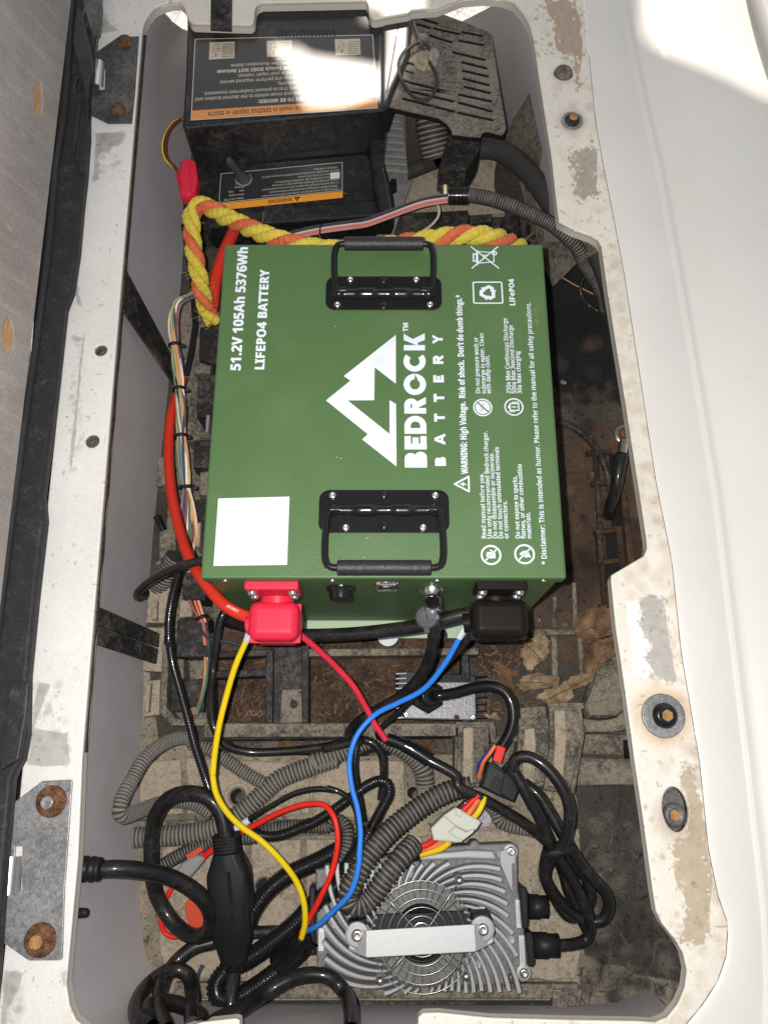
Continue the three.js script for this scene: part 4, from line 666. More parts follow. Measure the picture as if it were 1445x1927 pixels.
  for (const [p, y] of [[[[869, 1370], [912, 1368], [914, 1395], [910, 1474], [866, 1476]], .006], [[[984, 1372], [1028, 1370], [1034, 1400], [1026, 1470], [972, 1484]], .014], [[[1040, 1336], [1087, 1336], [1094, 1386], [1074, 1488], [1030, 1480], [1042, 1400]], .024]]) {
    mesh('pad_frame', slab(out(p, 7), y, y - FLOOR, .0025), M.greyDust, st);
    const a = slab(p, y + .003, .005, .0028, [], 3); mesh('pad', a, M.greyDust, st); const q = p.map(([x, yy], i) => [p[0][0] + 3 + (x - p[0][0]) * .42, yy]); mesh('pad_facet', slab(q, y + .0045, .003, .0012), M.tanDust, st);
  }
  for (const [p, y] of [[[[858, 1358], [930, 1358], [936, 1388], [922, 1390], [920, 1368], [858, 1370]], .004], [[[922, 1386], [978, 1384], [978, 1396], [924, 1398]], .006], [[[974, 1352], [1038, 1350], [1038, 1366], [976, 1366]], .012], [[[978, 1332], [1040, 1326], [1040, 1352], [980, 1356]], .004], [[[1030, 1322], [1098, 1322], [1100, 1334], [1032, 1336]], .022], [[[856, 1386], [866, 1386], [864, 1480], [854, 1480]], .002], [[[930, 1398], [975, 1396], [966, 1482], [926, 1482]], -.012]]) mesh('wall', slab(p, y, y - FLOOR, .002), M.greyDust, st);
  mesh('arm', slab([[1096, 1352], [1130, 1356], [1160, 1350], [1182, 1326], [1200, 1336], [1192, 1372], [1150, 1378], [1096, 1378]], .0, .03, .002), M.greyDust, st);
  mesh('step', slab([[1098, 1380], [1210, 1382], [1215, 1424], [1092, 1420]], -.018, .012, .004), M.greyDust, st);
  mesh('step', slab([[1090, 1424], [1215, 1426], [1222, 1478], [1084, 1480]], -.010, .02, .006), M.greyDust, st);
  solo('round_boss', 'dark sloping wheel arch bulge behind the dry leaves', 'wheel arch', slab([[1098, 1326], [1120, 1260], [1165, 1205], [1215, 1180], [1230, 1330], [1180, 1340], [1160, 1352], [1110, 1352]], .0, .035, .014, [], 4), M.greyDust);
  // long ridges and square pockets to the right of the battery
  const side = thing('floor_channel', 'rust-brown floor channel with square pockets between battery and right rim', 'channel');
  const rg = (p, y, m = M.brownDust) => mesh('ridge', slab(p, y, y - FLOOR, .002), m, side);
  rg([[1116, 850], [1126, 850], [1146, 1180], [1136, 1180]], -.022); rg([[1160, 850], [1172, 850], [1200, 1100], [1186, 1100]], -.016); rg([[1104, 846], [1150, 842], [1152, 850], [1106, 854]], -.016); rg([[1112, 905], [1152, 902], [1152, 910], [1114, 913]], -.018);
  rg([[1120, 996], [1158, 992], [1160, 1000], [1122, 1004]], -.014); rg([[1122, 1000], [1132, 1000], [1138, 1060], [1128, 1060]], -.016); rg([[1126, 1054], [1164, 1050], [1165, 1058], [1128, 1062]], -.014);
  rg([[1040, 1122], [1048, 1122], [1048, 1180], [1038, 1180]], -.024, M.greyDust); rg([[1076, 1096], [1084, 1096], [1088, 1180], [1078, 1180]], -.024, M.greyDust); rg([[1000, 1184], [1170, 1182], [1172, 1192], [1000, 1196]], -.018, M.greyDust); rg([[1036, 1192], [1048, 1192], [1052, 1300], [1040, 1300]], -.024, M.greyDust); rg([[1086, 1200], [1096, 1200], [1104, 1290], [1094, 1290]], -.024, M.greyDust);
  for (const p of [[[1138, 1004], [1160, 1002], [1163, 1050], [1142, 1052]], [[1130, 1064], [1166, 1060], [1168, 1110], [1136, 1112]], [[1146, 855], [1160, 855], [1170, 990], [1150, 990]]]) mesh('pocket', slab(p, FLOOR + .0012, .001, 0), M.black, side);
  solo('near_foot', 'small black rubber foot tucked under the right rim', 'foot', slab([[1184, 1392], [1198, 1390], [1202, 1426], [1186, 1428]], .01, .03, .003), M.black);
}
// dry leaves that lie in the corner
{
  const lm = (a, b, s) => std({ map: dusty(256, .05, a, b, .55, s, 5), roughness: .8 });
  const mats = [lm([0.10, 0.056, 0.03], [0.26, 0.165, 0.095], 301), lm([0.15, 0.10, 0.055], [0.35, 0.26, 0.165], 305), lm([0.07, 0.038, 0.02], [0.20, 0.115, 0.06], 309)];
  // outline traced, sheet curled about an axis and crumpled; thickness of a leaf
  const leaf = (label, pts, y, curl, axis, mat, vein) => {
    const t = thing('dry_leaf', label, 'leaf', null), w = jag(pts, 3, 6).map((p) => P(p[0], p[1], y)), c = w.reduce((s, p) => s.add(p), V(0, 0, 0)).multiplyScalar(1 / w.length), sh = new THREE.Shape(w.map((p) => new THREE.Vector2(p.x, -p.z)));
    const g0 = new THREE.ShapeGeometry(sh), tri = [], ix = g0.index.array, pp = g0.attributes.position;
    const split = (a, b, d, n) => { if (!n) { tri.push(a, b, d); return; } const e = a.clone().lerp(b, .5), f = b.clone().lerp(d, .5), h = d.clone().lerp(a, .5); split(a, e, h, n - 1); split(e, b, f, n - 1); split(h, f, d, n - 1); split(e, f, h, n - 1); };
    for (let i = 0; i < ix.length; i += 3) split(...[0, 1, 2].map((k) => V(pp.getX(ix[i + k]), 0, -pp.getY(ix[i + k]))), 3);
    const ph = rr(0, 9), pos = [], f = (p) => { const dx = p.x - c.x, dz = p.z - c.z, u = dx * Math.cos(axis) + dz * Math.sin(axis), v = -dx * Math.sin(axis) + dz * Math.cos(axis); return y + curl * v * v * 34 + .0052 * Math.sin(u * 210 + ph) * Math.sin(v * 170 + ph) + .011 * (fbm(p.x * 75 + ph, p.z * 75, 512, 3, 4) - .5) - .0015 * Math.exp(-v * v * 176400); };
    for (const s of [0, -.0004]) for (const p of tri) pos.push(p.x, f(p) + s, p.z);
    const g = new THREE.BufferGeometry(); g.setAttribute('position', new THREE.Float32BufferAttribute(pos, 3)); g.computeVertexNormals();
    const m = mergeVertices((() => { const q = g; q.deleteAttribute('normal'); return q; })(), 1e-5); m.computeVertexNormals();
    mesh('blade', boxUV(clean(m)), mats[mat], t);
    const v = []; for (let i = 0; i <= 8; i++) { const u = (i / 8 - .5) * vein * .62; const p = V(c.x + u * Math.cos(axis), 0, c.z + u * Math.sin(axis)); p.y = f(p) + .0006; v.push(p); }
    mesh('midrib', tube(v, .0007, 0, 5), mats[2], t);
  };
  const R6 = ZM(1000, 1060, 3.853), R7 = ZM(640, 1180, 3.141);
  leaf('pale broken leaf piece right of the black terminal cover', R7([[1060, 150], [1110, 70], [1190, 50], [1232, 90], [1225, 180], [1180, 205], [1120, 260], [1085, 230]]), -.012, .5, .8, 1, .06);
  leaf('curled tan leaf lying flat below the pale piece', R7([[1075, 290], [1150, 275], [1270, 285], [1292, 320], [1270, 355], [1180, 365], [1080, 385], [1040, 350]]), -.012, 1.6, .05, 1, .06);
  leaf('long ragged leaf with toothed edge pointing to the lower left', R6([[20, 970], [120, 915], [180, 900], [300, 820], [400, 775], [445, 800], [430, 860], [350, 905], [285, 925], [300, 970], [255, 1005], [200, 1028], [110, 1015]]), -.002, .9, -.45, 1, .1);
  leaf('big crumpled brown leaf against the white rim', R6([[290, 410], [370, 350], [480, 335], [600, 345], [615, 470], [520, 490], [560, 540], [430, 560], [380, 620], [330, 540], [305, 470]]), .012, 2.2, -.3, 0, .08);
  leaf('folded brown leaf standing below the big crumpled one', R6([[420, 545], [520, 555], [615, 500], [612, 590], [560, 690], [450, 800], [330, 800], [345, 720], [400, 620]]), .006, 2.6, 1.9, 0, .1);
  leaf('dark brown leaf scrap behind the small finned box', R7([[920, 200], [1000, 260], [1030, 340], [1060, 430], [960, 380], [930, 290]]), -.016, 1, 1, 2, .05);
  leaf('small torn leaf scrap beside the box cable', R7([[850, 520], [920, 505], [960, 555], [900, 540]]), -.02, 1, .3, 1, .02);
  leaf('brown leaf lying on the ground seen through the slot', [[520, 1384], [552, 1384], [556, 1412], [536, 1426], [524, 1410]].map(([x, y]) => { const q = P(x, y, -.33); return [x, y]; }), -.335, .5, 1.5, 0, .05);
  leaf('orange brown leaf on the ground under the heat shrink cable', [[770, 1390], [815, 1392], [812, 1420], [780, 1424]], -.335, .6, .2, 2, .05);
  // loose dry shreds: nobody could count them
  const sh = []; for (let i = 0; i < 260; i++) { const p = rnd() < .6 ? P(rr(900, 1010), rr(1225, 1345), FLOOR + .004) : rnd() < .5 ? P(rr(395, 500), rr(1150, 1350), FLOOR + .005) : P(rr(590, 860), rr(1195, 1355), FLOOR + .005), l = rr(.003, .011), a = rr(0, 6.3); const g = new THREE.BoxGeometry(l, .0006, rr(.0006, .0022)); g.rotateZ(rr(-.4, .4)); g.rotateY(a); g.translate(p.x, p.y + rr(0, .006), p.z); sh.push(g); }
  const m = mesh('leaf_litter', sh, mats[2], scene); m.userData = { label: 'shredded dry leaf litter in the tray pockets and beside the leaves', category: 'leaf litter', kind: 'stuff' };
}
// ---------------------------------------------------------------- controller, heat sink, slotted plate and wires at the far end
{
  const c = thing('motor_controller', 'black plastic motor controller cover with warning labels and a toggle switch', 'controller'), TOPH = .125, SH = .05;
  mesh('upper_cover', slab([[352, -60], [352, 60], [349, 150], [343, 234], [348, 240], [722, 207], [722, 120], [722, -60]], TOPH, .085, .004, [], 4), M.cover, c);
  mesh('lower_cover', slab([[362, 318], [374, 312], [690, 286], [735, 340], [742, 386], [738, 398], [704, 402], [395, 428], [384, 420]], SH, .05, .005, [], 4), M.cover, c);
  const wingMat = phy({ color: L(.011, .011, .012), roughness: .5, specularIntensity: .6, clearcoat: 1, clearcoatRoughness: .36 });
  mesh('side_wing', slab([[718, -60], [776, -60], [775, 40], [772, 96], [757, 132], [741, 168], [731, 198], [722, 206], [716, 200]], .127, .05, .007, [], 5), wingMat, c);
  mesh('side_flange', slab([[712, 205], [731, 199], [724, 260], [722, 300], [733, 345], [741, 392], [734, 404], [716, 404], [700, 330], [694, 270]], .072, .045, .005, [], 4), M.cover, c);
  mesh('lip', slab([[396, 400], [735, 372], [738, 398], [704, 406], [398, 428]], SH + .0015, .01, .003), M.cover, c);
  mesh('mount_ear', slab([[735, 335], [745, 335], [746, 352], [737, 356]], .03, .012, .002), M.black, c);
  mesh('left_skirt', slab([[346, 330], [372, 322], [396, 425], [372, 430], [344, 400]], .02, .045, .003), M.blackDust, c);
  for (const [x0, y0, x1, y1] of [[520, 58, 640, 62]]) { const g = []; for (let i = 0; i < 16; i++) { const x = x0 + i * 7; g.push(tube([P(x, y0 - 2, TOPH), P(x + 5, y0 + 6, TOPH + .0004), P(x + 4, y0 + 13, TOPH)], .0009, 0, 6)); } mesh('moulded_ripple', g, M.cover, c).userData.kind = 'stuff'; }
  // upper label, read from the far side
  const Wt = css([.62, .56, .46]), Or = css([.62, .24, .045]);
  const up = canvasTex(1400, 640, (x, w, h) => {
    x.fillStyle = css([.022, .021, .021]); x.fillRect(0, 0, w, h);
    x.strokeStyle = Wt; x.lineWidth = 5; x.strokeRect(8, 8, w - 16, h - 16);
    x.fillStyle = Or; x.fillRect(12, 12, w - 24, 66); x.fillStyle = css([.02, .02, .02]); x.font = 'bold 46px sans-serif'; x.textAlign = 'right'; x.fillText('these instructions can result in SERIOUS INJURY or DEATH', w - 130, 62, 1050);
    x.fillStyle = Wt; x.font = 'bold 40px sans-serif'; x.textAlign = 'right';
    x.fillText('AND NEEDS TO BE MOVED:', 900, 128); x.font = '36px sans-serif';
    [['position and move vehicle to the desired location and', 1370], ['position and chock tires to prevent inadvertent movement.', 1310], ['Lock tires immediately,', 760], ['remove key and perform required service', 1190], ['as outlined in your repair manual.', 1060]].forEach(([s, r], i) => { x.fillText(s, r, 172 + i * 40); });
    x.font = 'bold 40px sans-serif'; x.fillText('RUN-TOW Switch DOES NOT Release', 1215, 376); x.font = '36px sans-serif'; x.fillText('fasteners. See illustrations below.', 1120, 416); x.fillText('this panel.', 770, 456);
    for (const px of [1085, 640, 110]) { x.fillStyle = css([.50, .43, .33]); x.fillRect(px, 462, 195, 140); x.fillStyle = css([.07, .06, .05]); x.font = 'bold 19px sans-serif'; x.textAlign = 'left'; ['To secure fastener', 'in place press', 'center stem', 'until flush', 'with head of', 'fastener.'].forEach((s, i) => x.fillText(s, px + 6, 484 + i * 20, 92)); x.strokeStyle = css([.07, .06, .05]); x.lineWidth = 3; x.beginPath(); x.ellipse(px + 145, 530, 34, 13, -.4, 0, 7); x.moveTo(px + 132, 530); x.lineTo(px + 128, 575); x.lineTo(px + 150, 592); x.lineTo(px + 162, 560); x.lineTo(px + 158, 530); x.stroke(); x.fillRect(px + 138, 482, 9, 28); }
    for (let i = 0; i < 900; i++) { x.fillStyle = css(rnd() < .5 ? [.02, .019, .018] : [.13, .115, .095], rr(.1, .5)); x.beginPath(); x.ellipse(rr(0, w), rr(0, h), rr(1, 9), rr(1, 4), rr(0, 3), 0, 7); x.fill(); }
  });
  mesh('instruction_label', sheet(...[[712, 205], [358, 228], [366, 72], [703, 64]].map((p) => P(...p, TOPH + .0006))), phy({ map: up, roughness: .5, specularIntensity: .5, clearcoat: .8, clearcoatRoughness: .30 }), c);
  const lo = canvasTex(1200, 350, (x, w, h) => {
    x.fillStyle = css([.016, .016, .016]); x.fillRect(0, 0, w, h); x.fillStyle = css([.80, .31, .03]); x.fillRect(0, 0, w, 62); x.strokeStyle = css([.6, .57, .5]); x.lineWidth = 5; x.strokeRect(5, 70, w - 10, h - 76);
    x.fillStyle = css([.03, .02, .015]); x.font = 'bold 48px sans-serif'; x.textAlign = 'left'; x.fillText('WARNING', 490, 50, 250); x.beginPath(); x.moveTo(410, 52); x.lineTo(442, 8); x.lineTo(474, 52); x.fill(); x.fillStyle = css([.80, .31, .03]); x.fillRect(439, 22, 6, 16); x.fillRect(439, 42, 6, 5);
    x.fillStyle = css([.62, .59, .54]); x.font = '23px sans-serif'; ['•  DO NOT modify or tamper with the unit. Unauthorized modifications can result in', '     SERIOUS INJURY or damage to the vehicle and void the warranty.', '•  To avoid electrical shock turn key switch to ‘OFF’ and remove before service.', '•  ALWAYS set switch to ‘OFF’ before disconnecting or connecting', '     battery wires. ELECTRICAL ARC or BATTERY EXPLOSION can', '     occur if key is not in the ‘OFF’ position.', '•  WAIT 30 seconds after reconnecting batteries BEFORE turning key switch to', '     FORWARD or NEUTRAL.'].forEach((s, i) => x.fillText(s, 20, 98 + i * 30, 770));
    ['Always select TOW', 'before towing', 'RUN         TOW', 'STORAGE', 'I           O'].forEach((s, i) => x.fillText(s, 960, 100 + i * 36)); x.fillStyle = css([.7, .68, .64]); x.fillRect(30, 190, 92, 62);
    for (let i = 0; i < 500; i++) { x.fillStyle = css([.11, .1, .085], rr(.1, .5)); x.beginPath(); x.ellipse(rr(850, w) - (rnd() < .4 ? rr(0, 800) : 0), rr(0, h), rr(1, 8), rr(1, 3), rr(0, 3), 0, 7); x.fill(); }
  });
  mesh('warning_label', sheet(...[[645, 372], [411, 396], [415, 326], [645, 304]].map((p) => P(...p, SH + .0008))), phy({ map: lo, roughness: .42, clearcoat: .3 }), c);
  // toggle switch with its rubber boot
  const a = P(459, 338, SH), b = P(430, 300, SH + .042).sub(a), sw = mesh('toggle_switch', spin(a, b, [[.0105, 0], [.0105, .003], [.0082, .004], [.0086, .007], [.0074, .008], [.0078, .011], [.0064, .012], [.0068, .015], [.0052, .017], [.0058, .03], [.0052, .042], [.003, .046], [1e-6, .047]], 24), std({ color: L(.05, .05, .056), roughness: .55 }), c);
  mesh('collar', spin(a, UP, [[.0125, 0], [.0120, .0016], [.0105, .002], [1e-6, .002]], 24), std({ color: L(.12, .2, .18), roughness: .8 }), sw);
}
{ // bare aluminium heat sink under the controller
  const s = thing('heat_sink', 'bare aluminium finned heat sink along the right side of the controller', 'heat sink');
  mesh('base_plate', slab([[705, 180], [760, 190], [768, 325], [780, 326], [735, 455], [715, 470], [708, 440]], -.005, .006, .001), M.heatSink, s);
  for (let i = 0; i < 9; i++) { const y = 205 + i * 13.4, x = 757 + i * 1.3; mesh('fin', slab([[712, y - 1], [x, y + 1], [x + .5, y + 11.5], [712, y + 8.5]], .022, .026, .002), M.heatSink, s); }
}
{ // slotted dusty plate
  const Z = ZM(660, 0, 2.89), y = .118, t = thing('slotted_plate', 'dusty black plastic plate with rows of slots and raised letters, upper right', 'plate');
  const q = (p) => P(...Z([p])[0], y);
  const slot = (x0, y0, x1, y1, w = 9.5) => { const dx = x1 - x0, dy = y1 - y0, l = Math.hypot(dx, dy), nx = -dy / l * w, ny = dx / l * w, o = []; for (let i = 0; i <= 6; i++) { const a = i / 6 * Math.PI; o.push([x1 + nx * Math.cos(a) + dx / l * w * Math.sin(a), y1 + ny * Math.cos(a) + dy / l * w * Math.sin(a)]); } for (let i = 0; i <= 6; i++) { const a = i / 6 * Math.PI; o.push([x0 - nx * Math.cos(a) - dx / l * w * Math.sin(a), y0 - ny * Math.cos(a) - dy / l * w * Math.sin(a)]); } return o.map(q); };
  const S = [[362, 92, 470, 125], [610, 172, 712, 192], [360, 128, 430, 148], [455, 152, 590, 182], [590, 218, 720, 242], [430, 190, 545, 226], [558, 282, 725, 322], [606, 336, 734, 368], [612, 382, 742, 412], [616, 426, 748, 460], [622, 470, 752, 502], [312, 343, 336, 350], [304, 388, 336, 398], [285, 438, 570, 506], [590, 512, 760, 548], [296, 488, 555, 548], [590, 556, 764, 602], [286, 534, 560, 604], [585, 610, 768, 650]];
  const outline = [[300, 60], [345, 56], [470, 68], [560, 98], [640, 130], [742, 172], [757, 184], [764, 200], [800, 430], [838, 660], [842, 694], [836, 718], [820, 732], [745, 712], [720, 716], [705, 742], [640, 738], [552, 728], [545, 702], [520, 668], [480, 640], [300, 598], [190, 574], [188, 545], [220, 470], [255, 395], [310, 250]].map(q);
  mesh('plate', slab(outline, y, .0024, .0003, S.map((s) => slot(...s))), dust(dusty(512, .2, [0.05, 0.045, 0.04], [0.19, 0.165, 0.135], .75, 171, 7), {}), t);
  mesh('backing', slab(outline.map((p) => V(p.x, y - .0026, p.z)), y - .0026, .007, 0), M.black, t);
  const font = await new FontLoader().loadAsync('fonts/droid/droid_sans_regular.typeface.json');
  const letter = (s, x, yy) => { const g = new TextGeometry(s, { font, size: .0135, depth: .0012, curveSegments: 4 }); g.center(); g.rotateX(-Math.PI / 2); g.rotateY(Math.PI / 2); const p = q([x, yy]); g.translate(p.x, y + .0004, p.z); mesh('raised_letter', boxUV(clean(g)), M.greyDust, t); };
  letter('L', 548, 440); letter('O', 546, 385); letter('F', 544, 325);
  const kc = q([405, 335]); mesh('knob', spin(kc, UP, [[.0165, 0], [.016, .003], [.012, .004], [.0115, .009], [.009, .0098], [1e-6, .0098]], 30), M.tanDust, t);
  mesh('screw', spin(q([448, 318]).setY(y + .006), V(-.2, 1, .2), [[.0085, 0], [.008, .002], [1e-6, .003]], 20), M.greyPlastic, t);
  // socket barrel and bracket that hang below the plate
  mesh('barrel', loom([P(...Z([[430, 590]])[0], .10), P(...Z([[440, 700]])[0], .085), P(...Z([[470, 860]])[0], .06)], .0215, 0, .006, .05), M.loomDusty(.006), t);
  const br = Z([[530, 728], [712, 728], [706, 800], [670, 868], [628, 920], [500, 922], [478, 905]]); mesh('bracket', slab(br, .085, .05, .003), M.blackDust, t);
  const st = P(...Z([[512, 955]])[0], .06); mesh('stud', [spin(st, V(.05, .25, -1), [[.0135, 0], [.0135, .0025], [.0095, .003], [.0095, .008], [1e-6, .008]], 6), spin(st.clone().add(V(0, -.004, .002)), V(.06, -.5, 1), [[.0042, 0], [.0042, .024], [1e-6, .024]], 12)].map(clean), std({ color: L(.52, .44, .32), metalness: .6, roughness: .45 }), t);
  solo('wire_coil', 'loop of thin black twin wire lying on the slotted plate', 'wire', [0, 6].map((d) => tube(Z([[345, 130 + d], [380 + d, 240], [420 + d, 330], [458 + d, 400], [466 + d, 450], [452, 510 - d], [410, 545 - d], [350, 535 - d], [290 + d, 470], [262 + d, 400], [258 + d, 340], [290 + d, 280 + d], [340, 240 + d], [385, 222 + d], [418 - d, 245 + d], [428 - d, 310]]), .0019, y + .008, 8)), std({ color: L(.035, .033, .034), roughness: .5 }));
}
{ // braided sleeve, ribbed loom, coloured wires
  const Z = ZM(660, 0, 2.89);
  const braid = canvasTex(128, 128, (x) => { x.fillStyle = css([.012, .012, .013]); x.fillRect(0, 0, 128, 128); for (let i = 0; i < 4; i++) for (let j = 0; j < 4; j++) { x.save(); x.translate(16 + i * 32, 16 + j * 32); x.rotate((i + j) % 2 ? .75 : -.75); x.fillStyle = css([.075, .07, .066]); x.fillRect(-15, -9, 30, 7); x.fillRect(-15, 2, 30, 7); x.restore(); } });
  braid.wrapS = braid.wrapT = THREE.RepeatWrapping; braid.repeat.set(90, 90);
  const bm = std({ map: braid, bumpMap: braid, bumpScale: .0015, roughness: .6 });
  solo('braided_sleeve', 'thick black braided cable sleeve curving down to the right rim', 'cable sleeve', cable(Z([[560, 820, .05], [690, 808, .05], [790, 815, .055], [880, 860, .06], [960, 935, .065], [1030, 1020, .07], [1090, 1110, .072], [1180, 1210, .075], [1290, 1300, .075], [1360, 1420, .07], [1410, 1560, .06], [1440, 1700, .05]]), .0145, 0, 18), bm);
  solo('braided_sleeve', 'short end of grey braided sleeve behind the heat sink', 'cable sleeve', cable(Z([[250, 960, .0], [330, 930, .0], [400, 900, .005], [470, 870, .02]]), .011, 0, 14), bm);
  const l = thing('ribbed_loom', 'dusty dark ribbed loom running from the coloured wires down the right rim', 'loom');
  mesh('tube', loom([...Z([[535, 1062, .085], [650, 1062, .087], [760, 1082, .09], [870, 1118, .092], [980, 1165, .092], [1080, 1212, .092], [1160, 1275, .09], [1230, 1345, .08]]), [1098, 494, .06], [1118, 524, .04], [1134, 556, .02], [1142, 590, .0]], .0098, 0, .0036, .15), M.loomDusty(.0036), l);
  mesh('tape_end', loom(Z([[530, 1062, .085], [580, 1062, .086], [636, 1062, .087]]), .0125, 0, .005, .12), M.rubber, l);
  const wires = thing('wire_bundle', 'bundle of pink, white and dark wires in front of the controller', 'wires');
  const path = [...Z([[535, 1078, .085], [400, 1100, .08], [300, 1132, .075], [200, 1170, .07], [80, 1212, .065]]), [655, 424, .06], [600, 432, .06], [555, 442, .06], [520, 455, .055], [490, 470, .05]];
  const cols = [[.55, .16, .15], [.5, .14, .14], [.5, .46, .43], [.03, .03, .03], [.16, .13, .17], [.02, .02, .02], [.45, .4, .37], [.10, .09, .12], [.5, .22, .18]];
  cols.forEach((cl, i) => { const a = i / cols.length * 6.28, o = i < 3 ? .0022 : .0046; mesh('wire', tube(path.map((p) => P(p[0], p[1], p[2]).add(V(0, .7 * o * Math.sin(a), 0)).add(V(o * Math.cos(a) * .3 + rr(-.0006, .0006), 0, o * Math.cos(a)))), .0018, 0, 8), wm(...cl), wires); });
  const ring = (p, dir, r) => { const g = new THREE.TorusGeometry(r, .0011, 6, 20); g.applyQuaternion(new THREE.Quaternion().setFromUnitVectors(V(0, 0, 1), dir.normalize())); g.translate(p.x, p.y, p.z); return g; };
  mesh('cable_tie', ring(P(604, 431, .06), V(1, 0, .2), .0065), M.black, wires);
  solo('white_wire', 'single off-white wire looping from under the upper handle', 'wire', tube([[560, 440, .05], [600, 452, .05], [690, 452, .05], [770, 445, .05], [806, 428, .045], [824, 408, .045], [826, 392, .05], [818, 380, .06]], .0019, 0), wm(.46, .41, .34));
  // slim black parts glimpsed in front of the heat sink
  const odd = thing('floor_bracket', 'black notched bracket on the floor behind the rope', 'bracket');
  for (const [p, y] of [[[[760, 400], [880, 395], [900, 455], [740, 460]], -.01], [[[882, 404], [924, 402], [926, 416], [884, 420]], .01], [[[828, 418], [842, 418], [844, 450], [830, 450]], .012], [[[945, 408], [976, 404], [982, 462], [948, 462]], .006], [[[985, 440], [1012, 440], [1012, 470], [985, 470]], .01]]) mesh('block', slab(p, y, .025, .002), M.blackDust, odd);
  solo('floor_patch', 'dirt-caked grey floor plate between heat sink and braided sleeve', 'floor plate', slab(jag([[750, 330], [830, 290], [935, 300], [930, 352], [950, 400], [770, 430]], 4), -.018, .01, .001), dust(T.tanDust, {}));
}
{ // red in-line fuse holder and its wires on the left
  const t = thing('fuse_holder', 'red in-line fuse holder hanging beside the controller', 'fuse holder');
  const h = .085; mesh('body', slab([[338, 302], [352, 294], [366, 300], [370, 330], [366, 362], [352, 370], [338, 366], [333, 330]], h, .022, .006, [], 4), M.red, t);
  mesh('cap', slab([[358, 298], [368, 304], [372, 335], [368, 358], [360, 362], [356, 330]], h + .002, .018, .002), M.red, t); mesh('tab', slab([[330, 326], [336, 328], [340, 356], [334, 344]], h - .006, .004, .001), M.red, t);
  for (const [i, m] of [[0, M.yellow], [1, M.rubber], [2, wm(.14, .03, .02)]]) mesh('lead', tube([[348 + i * 2, 222 - i * 2, .08], [330 + i, 228 + i, .082], [314 + i * 2, 248, .085], [306 + i * 3, 275, .085], [312 + i * 2, 300, .085], [324 + i * 2, 312 + i, .083], [336, 324 + i, .08]], .0016, 0), m, t);
  mesh('lead', tube([[355, 366, .075], [352, 385, .06], [356, 400, .04], [380, 410, .03]], .0035, 0), M.rubber, t);
}
{ // three-strand rope
  const fib = dataTex(128, .02, (u, v) => 0.5 + 0.5 * Math.sin((v * 16 + u * 3) * 6.2832) * (.6 + .4 * vn(u * 20, v * 20, 20, 3)), false);
  const ym = std({ map: dusty(128, .03, [.62, .46, .03], [.80, .64, .10], .75, 401, 5), bumpMap: fib, bumpScale: .0008, roughness: .42 }), om = std({ map: dusty(128, .03, [.62, .10, .04], [.78, .20, .09], .7, 405, 5), bumpMap: fib, bumpScale: .0008, roughness: .42 });
  const c = curveOf([[404, 606, .075], [392, 588, .085], [382, 556, .10], [374, 516, .115], [365, 470, .128], [361, 430, .135], [362, 404, .14], [373, 388, .145], [393, 390, .148], [418, 405, .152], [450, 420, .16], [485, 436, .17], [530, 452, .178], [590, 466, .185], [660, 470, .19], [760, 458, .192], [830, 447, .194], [880, 442, .196], [930, 447, .19], [985, 470, .15]]);
  const t = thing('rope', 'twisted yellow and orange rope lying behind and left of the battery', 'rope');
  const n = 560, len = c.getLength(), fr = c.computeFrenetFrames(n, false); let nrm = V(0, 1, 0);
  const frames = []; for (let i = 0; i <= n; i++) { const tg = fr.tangents[i]; nrm = nrm.clone().addScaledVector(tg, -nrm.dot(tg)).normalize(); frames.push([c.getPointAt(i / n), nrm, tg.clone().cross(nrm)]); }
  for (let k = 0; k < 3; k++) {
    const pts = frames.map(([p, N1, B1], i) => { const s = i / n * len, a = -s / .066 * 2 * Math.PI + k * 2.0944 + .5; return p.clone().addScaledVector(N1, .0054 * Math.cos(a)).addScaledVector(B1, .0054 * Math.sin(a)); });
    const sc = new THREE.CatmullRomCurve3(pts.filter((_, i) => i % 3 === 0)), g = sweep(sc, (s, L2) => .0062 * (1 + .04 * Math.sin(s * 900)), .0022, 14);
    mesh('strand', g, k === 1 ? om : ym, t).userData.label = k === 1 ? 'orange strand' : 'yellow strand';
  }
  const fr2 = []; for (let i = 0; i < 70; i++) { const f = frames[Math.floor(rr(0, rnd() < .7 ? 60 : n))], a = rr(0, 6.28), d = f[1].clone().multiplyScalar(Math.cos(a)).addScaledVector(f[2], Math.sin(a)), p = f[0].clone().addScaledVector(d, .0105), l = rr(.003, .010); fr2.push(tube([p, p.clone().addScaledVector(d, l * .5).add(V(rr(-.003, .003), 0, rr(-.003, .003))), p.clone().addScaledVector(d, l * .7).add(V(rr(-.006, .006), rr(-.002, .004), rr(-.006, .006)))], .00028, 0, 4)); }
  mesh('frayed_fibres', fr2, ym, t).userData.kind = 'stuff';
}
